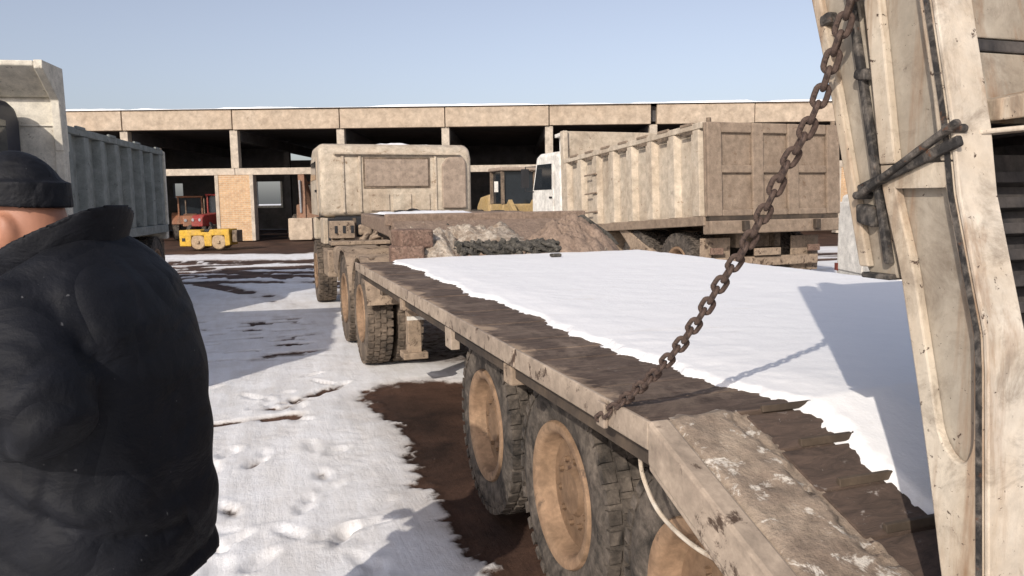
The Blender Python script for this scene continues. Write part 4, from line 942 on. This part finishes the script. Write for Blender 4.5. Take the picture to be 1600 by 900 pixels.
    for s in (-1, 1):
        MB().box(s * .62, s * 1.20, .28, .31, .38, .98).build('mud_flap', 'geardust', root, bevel=.01)
        MB().prism([(1.50, .50), (1.50, .62), (2.75, 1.10), (3.05, 1.10), (2.2, .50)], 'x', s * 1.14, s * 1.24).build('side_guard', 'geardust', root, bevel=.02)
        MB().box(s * .6, s * 1.15, 3.6, 4.6, .5, 1.0).build('fuel_tank', 'geardust', root, bevel=.06)
        MB().box(s * .86, s * 1.1, .12, .17, .72, .83).build('tail_lamp', 'redbrown', root, bevel=.01)
    MB().box(-1.1, 1.1, .16, .26, .50, .66).build('underrun_bar', 'geardust', root, bevel=.015)
    MB().box(-.26, .26, .10, .14, .68, .80).build('number_plate', 'geardust', root, bevel=.004)
    cab(root, cabmat, cabw, cabL, cab_z[0], cab_z[1], L + gap, mirrors=mirrors)
    return root
tipper('tipper_truck', (8.13, 10.62, 0), R(2), 'white-cabbed tipper truck with dusty beige ribbed body and framed tailgate', 'dump', 'dumprear', 'white', pitch=-3.4, w=2.62, cab_z=(1.0, 2.72), front=.62)
# left tipper faces the camera's side: its nose points back towards us
dv = (W(-5.82, 10.3) - W(-6.85, 15.5)); ang = math.atan2(-dv.x, dv.y)
rt = Vector((dv.y, -dv.x, 0)).normalized()
rearc = W(-6.85, 15.5) + rt * 1.23
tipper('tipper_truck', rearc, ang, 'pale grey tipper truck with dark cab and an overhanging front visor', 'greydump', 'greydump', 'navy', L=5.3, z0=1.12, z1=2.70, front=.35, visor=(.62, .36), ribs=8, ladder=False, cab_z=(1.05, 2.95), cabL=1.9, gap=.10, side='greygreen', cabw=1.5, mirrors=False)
# a second grey tipper stands nose to nose with it, out of the picture; its shadow falls across the yard
tipper('tipper_truck', W(-4.42, 3.1) + rt * 1.23, ang + math.pi, 'high-sided grey tipper truck parked nose to nose with the dark-cabbed one', 'greydump', 'greydump', 'white', L=3.0, z0=1.12, z1=3.35, front=.02, visor=(.3, .1), ribs=6, ladder=False, cab_z=(1.05, 2.95), cabL=1.3, gap=.08, mirrors=False)

# ------------------------------------------------------------------ man in black
def surface_nets(f, lo, hi, step):
    ax = [np.arange(a, b + step, step) for a, b in zip(lo, hi)]
    Xg = np.meshgrid(*ax, indexing='ij'); D = f(*Xg)
    s = D < 0; n = np.array(D.shape)
    cs = np.zeros(n - 1, int)
    for dx in (0, 1):
        for dy in (0, 1):
            for dz in (0, 1): cs += s[dx:n[0] - 1 + dx, dy:n[1] - 1 + dy, dz:n[2] - 1 + dz]
    act = (cs > 0) & (cs < 8); idx = -np.ones(n - 1, int); idx[act] = np.arange(act.sum())
    I = np.argwhere(act); acc = np.zeros((len(I), 3)); cnt = np.zeros(len(I))
    corners = [(a, b, c) for a in (0, 1) for b in (0, 1) for c in (0, 1)]
    for a in corners:
        for ax_i in range(3):
            if a[ax_i]: continue
            b = list(a); b[ax_i] = 1
            da = D[I[:, 0] + a[0], I[:, 1] + a[1], I[:, 2] + a[2]]; db = D[I[:, 0] + b[0], I[:, 1] + b[1], I[:, 2] + b[2]]
            cr = (da < 0) != (db < 0); t = np.where(cr, da / np.where(cr, da - db, 1), 0)
            p = np.tile(np.array(a, float), (len(I), 1)); p[:, ax_i] += t
            acc[cr] += p[cr]; cnt[cr] += 1
    V = (I + acc / cnt[:, None]) * step + np.array(lo)
    F = []
    for a in range(3):
        b, c = (a + 1) % 3, (a + 2) % 3
        sl0 = [slice(None)] * 3; sl1 = [slice(None)] * 3; sl0[a] = slice(0, -1); sl1[a] = slice(1, None)
        s0, s1 = s[tuple(sl0)], s[tuple(sl1)]; ch = np.argwhere(s0 != s1)
        ok = (ch[:, b] > 0) & (ch[:, c] > 0) & (ch[:, b] < n[b] - 1) & (ch[:, c] < n[c] - 1); ch = ch[ok]
        def g(ob, oc):
            q = ch.copy(); q[:, b] -= ob; q[:, c] -= oc; return idx[q[:, 0], q[:, 1], q[:, 2]]
        q = np.stack([g(1, 1), g(0, 1), g(0, 0), g(1, 0)], 1)
        flip = ~s0[ch[:, 0], ch[:, 1], ch[:, 2]]; q[flip] = q[flip][:, ::-1]; F.append(q)
    return V, np.concatenate(F)
def smin(a, b, k):
    h = np.clip(.5 + .5 * (b - a) / k, 0, 1); return b * (1 - h) + a * h - k * h * (1 - h)
def cap(x, y, z, a, b, r0, r1):
    a = np.array(a, float); b = np.array(b, float); d = b - a
    t = np.clip(((x - a[0]) * d[0] + (y - a[1]) * d[1] + (z - a[2]) * d[2]) / (d @ d), 0, 1)
    return np.sqrt((x - a[0] - d[0] * t) ** 2 + (y - a[1] - d[1] * t) ** 2 + (z - a[2] - d[2] * t) ** 2) - (r0 + (r1 - r0) * t)
def ell(x, y, z, c, r):
    q = np.sqrt(((x - c[0]) / r[0]) ** 2 + ((y - c[1]) / r[1]) ** 2 + ((z - c[2]) / r[2]) ** 2); return (q - 1) * min(r)
_wv = [(rng.normal(size=3), rng.uniform(0, 6.28)) for _ in range(14)]
def wave3(x, y, z, k):
    t = 0
    for w, p in _wv: w = w / np.linalg.norm(w); t = t + np.sin((x * w[0] + y * w[1] + z * w[2]) * k * (0.7 + .6 * abs(w[0])) + p)
    return t / 4.0
# local frame: +x forward (where he faces), +y his left, z up
ARM = {1: [(-.005, .205, 1.395), (-.115, .295, 1.235), (.19, .26, 1.185)], -1: [(.03, -.20, 1.39), (.06, -.24, 1.17), (.30, -.16, 1.12)]}
def person_sdf(x, y, z):
    x = x - .04
    d = ell(x, y, z, (.115, 0, 1.625), (.098, .076, .118))
    d = smin(d, ell(x, y, z, (.145, 0, 1.565), (.07, .058, .06)), .04)              # jaw
    d = smin(d, ell(x, y, z, (.213, 0, 1.60), (.022, .016, .030)), .015)            # nose
    d = smin(d, ell(x, y, z, (.20, 0, 1.552), (.018, .026, .012)), .012)            # lips
    for s in (-1, 1):
        d = smin(d, ell(x, y, z, (.19, s * .034, 1.645), (.022, .024, .012)), .015)  # brow
        e = ell(x, y, z, (.100, s * .084, 1.592), (.029, .017, .038)); e = np.maximum(e, -ell(x, y, z, (.108, s * .100, 1.596), (.016, .013, .023)))
        d = smin(d, e, .008)                                                        # ear
    x = x + .04
    d = smin(d, cap(x, y, z, (.03, 0, 1.42), (.125, 0, 1.57), .065, .060), .05)
    d = smin(d, ell(x, y, z, (0, 0, 1.25), (.13, .19, .24)), .05); d = smin(d, ell(x, y, z, (0, 0, .98), (.12, .17, .16)), .05)
    for s in (-1, 1):
        a, b, c = ARM[s]
        d = smin(d, cap(x, y, z, a, b, .05, .045), .04); d = smin(d, cap(x, y, z, b, c, .045, .032), .02)
        c = np.array(c); h = c + [.085, -s * .02, -.005]
        d = smin(d, ell(x, y, z, h, (.05, .022, .042)), .02)                         # palm, then four fingers and a thumb
        for q in range(4):
            p0 = h + [.040, 0, .030 - .020 * q]; L = (.038, .044, .041, .032)[q]
            p1 = p0 + [L, -s * .008, -.004]; p2 = p1 + [L * .45, -s * .028, -.008]
            d = smin(d, np.minimum(cap(x, y, z, p0, p1, .0095, .009), cap(x, y, z, p1, p2, .009, .0075)), .006)
        p0 = h + [-.01, -s * .012, .035]; d = smin(d, np.minimum(cap(x, y, z, p0, p0 + [.03, -s * .014, .022], .012, .010), cap(x, y, z, p0 + [.03, -s * .014, .022], p0 + [.058, -s * .020, .020], .010, .008)), .01)
        d = smin(d, cap(x, y, z, (0, s * .09, .92), (.01, s * .10, .50), .08, .058), .04); d = smin(d, cap(x, y, z, (.01, s * .10, .50), (-.02, s * .11, .08), .056, .04), .02)
    return d
def torso(x, y, z):
    zz = np.array([.70, .80, .95, 1.10, 1.25, 1.38, 1.47, 1.53, 1.58, 1.61])
    cx = np.interp(z, zz, [.02, .02, .01, .0, -.005, -.005, .0, .02, .04, .05])
    a = np.interp(z, zz, [.258, .258, .250, .240, .232, .212, .178, .145, .115, .09]); b = np.interp(z, zz, [.27, .27, .268, .265, .262, .26, .24, .19, .13, .10])
    q = ((np.abs((x - cx) / a) ** 2.7 + np.abs(y / b) ** 2.7) ** (1 / 2.7) - 1) * .21
    q = np.maximum(q, (z - (1.585 - .52 * np.maximum(x + .02, 0) - .42 * np.maximum(np.abs(y) - .06, 0))) * .8)
    return np.maximum(q, .735 + .02 * x - z)
def jacket_sdf(x, y, z):
    d = torso(x, y, z)
    # horizontal quilting baffles and hem gather
    d = d + .0045 * np.abs(np.sin((z - .745 + .10 * x * (z < 1.2)) * math.pi / .19)) ** .6 * (-1) * sstep(1.5, 1.2, z)
    sl = 9
    for s in (-1, 1):
        a, b, c = ARM[s]
        e = np.minimum(cap(x, y, z, a, b, .105, .112), cap(x, y, z, b, c, .112, .078))
        e = np.maximum(e, x - (c[0] + .01))
        e = e - .006 * np.sin((z + .6 * x) * 55 + 1.5 * np.sin(y * 14)) * sstep(1.36, 1.22, z)
        sl = np.minimum(sl, e)
    d = smin(d, sl, .014)
    d = d + .003 * wave3(x, y, z, 11) + .002 * wave3(y, z, x, 24)
    d = d - .009 * np.exp(-((z - 1.0 - .55 * (x + .1)) / .018) ** 2) * sstep(-.30, -.1, x) * (y > 0) + .010 * np.exp(-((z - .955 - .55 * (x + .1)) / .016) ** 2) * (y > 0)
    d = d + .008 * np.exp(-((x + .15 + .25 * (z - 1.3)) / .012) ** 2) * sstep(.9, 1.0, z) * sstep(1.45, 1.3, z) + .007 * np.exp(-((z - .86 - .4 * x) / .012) ** 2)
    # diagonal drag folds over the lower back and a long crease behind the arm
    d = d + .003 * np.sin((z * 1.0 + x * .75) * 34 + 2 * np.sin(y * 5)) * sstep(1.18, 1.0, z) * sstep(.70, .85, z)
    inner = cap(x, y, z, (.05, 0, 1.42), (.12, 0, 1.75), .072, .11)
    return np.maximum(d, -inner)
def collar_sdf(x, y, z):
    cx, zz0 = .07, 1.562 - (x + .05) * .55
    r = np.sqrt(((x - cx) / 1.12) ** 2 + y ** 2)
    d = np.maximum(np.abs(r - (.116 + .30 * (z - zz0))) - .014, np.abs(z - zz0) - .036) - .020
    return d + .003 * wave3(x, y, z, 26)
def under_collar(x, y, z):
    cx, zz0 = .075, 1.548 - (x + .03) * .60
    r = np.sqrt(((x - cx) / 1.08) ** 2 + y ** 2)
    return np.maximum(np.abs(r - .088) - .006, np.abs(z - zz0) - .055) - .006
def hat_sdf(x, y, z):
    x = x - .04
    d = ell(x, y, z, (.115, 0, 1.655), (.110, .094, .10)); d = smin(d, ell(x, y, z, (.135, 0, 1.705), (.075, .07, .075)), .05)
    zc = 1.650 + (x - .1) * .03
    d = np.maximum(d, zc - z)
    rim = np.sqrt(((x - .115) / 1.16) ** 2 + y ** 2); cuff = np.maximum(np.abs(rim - .0885) - .004, np.abs(z - zc - .028) - .026) - .005
    d = smin(d, cuff, .012)
    rib = .0012 * np.sin(np.arctan2(y, x - .105) * 60)
    return np.maximum(d, -ell(x, y, z, (.112, 0, 1.635), (.100, .078, .12))) + rib + .002 * wave3(x, y, z, 22)
def trouser_sdf(x, y, z):
    d = 9
    for s in (-1, 1):
        d = np.minimum(d, np.minimum(cap(x, y, z, (0, s * .09, .9), (.01, s * .10, .5), .105, .088), cap(x, y, z, (.01, s * .10, .5), (-.02, s * .11, .09), .088, .082)))
    return np.maximum(smin(d, ell(x, y, z, (0, 0, .92), (.15, .2, .12)), .04), .05 - z) + .004 * wave3(x, y, z, 22)
def shoe_sdf(s):
    def f(x, y, z):
        d = smin(ell(x, y, z, (.05, s * .11, .045), (.15, .052, .06)), cap(x, y, z, (-.02, s * .11, .06), (-.02, s * .11, .13), .055, .055), .03); return np.maximum(d, -z)
    return f
man = empty('person', W(-1.045, 1.88), 0)
man.rotation_euler = (0, 0, math.atan2(-math.sin(YAW) * -1, -math.cos(YAW)) - R(11))   # faces left across the view, turned a little away
tag(man, 'person in a black puffer jacket and dark knit cap, head bowed', 'person')
man['label'] = 'person in a bulky black jacket and dark knit cap standing on the snow'
def sdf_obj(name, f, lo, hi, step, mat):
    V, F = surface_nets(f, lo, hi, step); o = obj_np(name, V, F, mat, man)
    if name != 'body': md = o.modifiers.new('smooth', 'SMOOTH'); md.factor = .5; md.iterations = 4
    return o
sdf_obj('body', person_sdf, (-.2, -.42, .02), (.46, .42, 1.80), .0085, 'skin')
sdf_obj('jacket', jacket_sdf, (-.34, -.48, .66), (.42, .48, 1.64), .010, 'jacket')
sdf_obj('collar', collar_sdf, (-.2, -.24, 1.25), (.4, .24, 1.76), .007, 'jacket')
sdf_obj('scarf', under_collar, (-.1, -.16, 1.3), (.36, .16, 1.70), .006, 'scarf')
sdf_obj('knit_cap', hat_sdf, (-.02, -.15, 1.58), (.36, .15, 1.83), .005, 'hat')
sdf_obj('trousers', trouser_sdf, (-.2, -.32, .03), (.2, .32, 1.06), .014, 'trouser')
for s in (-1, 1): sdf_obj('shoe', shoe_sdf(s), (-.14, s * .11 - .09, -.02), (.24, s * .11 + .09, .22), .010, 'black')
m = MB(); m.tube([(.075 + .098 * math.cos(R(a)) * 1.08, .098 * math.sin(R(a)), 1.612 - (.105 + .098 * math.cos(R(a)) * 1.08) * .60) for a in range(30, 331, 10)], .0035, 6)
m.build('collar_piping', 'zip', man, smooth=True)

# ------------------------------------------------------------------ machines by the shed
def roller():
    r = empty('road_roller', W(-10.9, 28.2), -YAW); tag(r, 'small yellow tandem road roller standing before the brick pier', 'roller')
    m = MB(); m.prism([(-1.02, .12), (-1.02, .70), (-.25, .70), (-.22, .62), (.05, .62), (.08, .72), (.78, .72), (.80, .15), (.62, .12), (.60, .50), (.15, .50), (.14, .12), (-.12, .12), (-.14, .50), (-.58, .50), (-.60, .12)], 'y', -.42, .42); m.build('body', 'yellow', r, bevel=.03)
    for x in (-.36, .38):
        d = MB(); d.lathe([(-.40, .02), (-.40, .24), (-.37, .27), (.37, .27), (.40, .24), (.40, .02)], 32, Matrix.Rotation(R(90), 4, 'Z')); o = d.build('drum', 'drum', r, smooth=True); o.location = (x, 0, .27)
        y = MB(); y.box(x - .05, x + .05, -.46, -.40, .22, .32); y.build('drum_hub', 'drum', r, bevel=.01)
    MB().box(-.20, .02, -.22, .22, .62, .72).build('seat', 'black', r, bevel=.03)
    m = MB(); m.cyl((.10, 0, .70), (.02, 0, .86), .015, 8); m.cyl((.0, 0, .86), (.03, 0, .875), .12, 14); m.build('steering_wheel', 'black', r)
    MB().box(.84, 1.02, -.3, .3, .25, .68).build('water_tank', 'gear', r, bevel=.03)
    MB().box(-.92, -.80, -.44, -.421, .30, .42).build('headlamp', 'black', r, bevel=.01)
    return r
roller()
def farm_tractor(loc, rz, paint, label, s=1.0, name='farm_tractor'):
    r = empty(name, loc, rz); r.scale = (s, s, s); tag(r, label, 'tractor')
    m = MB(); m.prism([(.2, .75), (.2, 1.45), (1.6, 1.35), (1.75, 1.2), (1.75, .75)], 'x', -.36, .36); m.build('hood', paint, r, bevel=.05)
    for x in (-.62, .62):
        for yy in (-1.05, .15): MB().box(x - .04, x + .04, yy - .04, yy + .04, .95, 2.35).build('cab_post', paint, r, bevel=.01)
    MB().box(-.72, .72, -1.15, .25, 2.35, 2.45).build('cab_roof', paint, r, bevel=.04)
    MB().box(-.58, .58, -1.0, .1, 1.35, 2.34).build('cab_glass', 'glass', r)
    MB().box(-.64, .64, -1.08, .18, .85, 1.34).build('cab_base', 'orange', r, bevel=.03)
    for sx in (-1, 1):
        wheel(r, sx * 1.0, -.65, .72, .36, .34, sx, False, 'tyre', 'redpaint'); wheel(r, sx * .82, 1.25, .42, .24, .22, sx, False, 'tyre', 'redpaint')
        pts = [(-.65 + .80 * math.cos(R(a)), .72 + .80 * math.sin(R(a))) for a in range(10, 171, 20)]; inn = [(-.65 + .76 * math.cos(R(a)), .72 + .76 * math.sin(R(a))) for a in range(170, 9, -20)]
        MB().prism(pts + inn, 'x', sx * .62, sx * 1.02).build('fender', paint, r)
        MB().cyl((sx * .22, 1.762, 1.1), (sx * .22, 1.79, 1.1), .08, 12).build('headlamp', 'chrome', r)
    MB().cyl((.2, .9, 1.4), (.2, .9, 2.2), .035, 8).build('exhaust_pipe', 'gear', r)
    return r
farm_tractor(W(-13.35, 35.6), R(160) - YAW, 'redpaint', 'red tractor under the shed beside the brick pier', .85)
farm_tractor(W(-15.0, 36.4), R(200) - YAW, 'orange', 'rusty orange tractor deep in the shed bay with the red one', .82)
def excavator():
    r = empty('excavator', W(-9.15, 34.2), -YAW); tag(r, 'orange backhoe digger with upright arm and dusty bucket on the ground', 'digger')
    m = MB(); m.prism([(-.48, .02), (-.52, .95), (.52, .95), (.48, .02)], 'y', -.55, -.50); m.prism([(-.55, .95), (.35, .95), (.35, .80), (.05, .30), (-.45, .02), (-.55, .1)], 'x', -.52, -.48); m.prism([(-.55, .95), (.35, .95), (.35, .80), (.05, .30), (-.45, .02), (-.55, .1)], 'x', .48, .52); m.box(-.5, .5, -.52, .3, .90, .96)
    m.build('bucket', 'concrete', r, bevel=.02)
    m = MB(); m.prism([(-.1, .9), (.1, .9), (.16, 2.0), (.02, 2.95), (-.14, 2.95), (-.06, 2.0)], 'x', -.14, .14); m.build('dipper_arm', 'dullorange', r, bevel=.02)
    m = MB(); m.prism([(-.12, 2.75), (.05, 2.95), (1.9, 1.3), (1.7, 1.05)], 'x', -.12, .12); m.build('boom', 'dullorange', r, bevel=.02)
    m = MB(); m.cyl((-.05, -.12, 1.2), (-.05, -.2, 2.6), .05, 8); m.build('ram', 'chrome', r)
    MB().box(-.75, .75, 1.6, 3.9, .75, 1.55).build('body', 'dullorange', r, bevel=.08)
    MB().box(-.62, .62, 2.0, 3.2, 1.56, 2.5).build('cab', 'glass', r, bevel=.06); MB().box(-.68, .68, 1.95, 3.25, 2.5, 2.6).build('cab_roof', 'dullorange', r, bevel=.03)
    for s in (-1, 1): wheel(r, s * .98, 2.1, .55, .32, .28, s, False); wheel(r, s * .92, 3.6, .42, .26, .22, s, False)
    return r
excavator()
def loader():
    r = empty('wheel_loader', W(.0, 27.0), R(200) - YAW); tag(r, 'faded yellow wheel loader with grey glazed cab standing before the shed', 'loader')
    m = MB(); m.prism([(-1.9, .8), (-1.9, 1.45), (-1.5, 1.75), (-.5, 1.85), (-.4, .8)], 'x', -.65, .65); m.build('hood', 'dullyellow', r, bevel=.1)
    MB().box(-.6, .6, -.38, .85, .8, 1.5).build('cab_base', 'dullyellow', r, bevel=.05)
    for x in (-.58, .58):
        for yy in (-.33, .8): MB().box(x - .05, x + .05, yy - .05, yy + .05, 1.5, 2.6).build('cab_post', 'gear', r)
    MB().box(-.54, .54, -.30, .76, 1.5, 2.58).build('cab_glass', 'glass', r); MB().box(-.68, .68, -.45, .95, 2.6, 2.72).build('cab_roof', 'cabpanel', r, bevel=.04)
    m = MB()
    for x in (-.42, .42): m.prism([(.9, 1.5), (1.1, 1.65), (2.4, .7), (2.35, .45)], 'x', x - .07, x + .07)
    m.build('lift_arm', 'dullyellow', r, bevel=.02)
    m = MB(); m.prism([(2.3, .15), (2.3, .9), (2.55, 1.0), (2.5, .3), (3.2, .12), (3.2, .06)], 'x', -1.15, 1.15); m.build('bucket', 'gear', r, bevel=.015)
    for s in (-1, 1):
        wheel(r, s * 1.1, -1.1, .65, .4, .32, s, False); wheel(r, s * 1.1, 1.2, .65, .4, .32, s, False)
        MB().box(s * .72, s * .84, .70, .76, 1.9, 2.25).build('mirror', 'white', r); MB().box(s * .35, s * .5, -.48, -.40, 2.45, 2.6).build('work_lamp', 'white', r)
    MB().box(-.1, .1, -.3, -.1, .5, .8).build('joint', 'gear', r)
    return r
loader()
def van():
    r = empty('white_van', W(5.55, 9.85), R(-90) - YAW); tag(r, 'white van standing between the trailer and the beige tipper tailgate', 'van')
    m = MB(); m.prism([(-1.05, .42), (-1.05, 1.35), (-1.0, 1.66), (1.6, 1.66), (2.15, 1.25), (2.75, 1.05), (2.8, .42)], 'x', -.85, .85); b = m.build('body', 'white', r, bevel=.05)
    for s in (-1, 1):
        for y0, y1 in ((-.9, 0.1), (.2, 1.0), (1.1, 1.75)): MB().prism([(y0, 1.12), (y0, 1.55), (min(y1, 1.55), 1.55), (y1, 1.12)], 'x', s * .851, s * .86).build('side_window', 'glass', b)
        MB().box(s * .86, s * 1.02, 1.8, 1.88, 1.1, 1.25).build('mirror', 'black', r)
        for y in (-.45, 2.05): wheel(r, s * .86, y, .33, .2, .2, s, False)
        MB().box(s * .55, s * .8, 2.80, 2.83, .7, .85).build('headlamp', 'chrome', b); MB().box(s * .76, s * .83, -1.075, -1.05, .62, .72).build('tail_lamp', 'lampred', b)
    MB().box(-.82, .82, -1.16, -1.06, .36, .58).build('rear_bumper', 'black', r, bevel=.03); MB().box(-.82, .82, 2.78, 2.90, .36, .58).build('front_bumper', 'black', r, bevel=.03)
    for sx in (-1, 1): MB().box(sx * .01, sx * .74, -1.066, -1.052, .64, 1.56).build('rear_door', 'white', b, bevel=.01)
    MB().box(-.06, -.03, -1.09, -1.067, .95, 1.15).build('door_handle', 'black', b)
    return r
van()
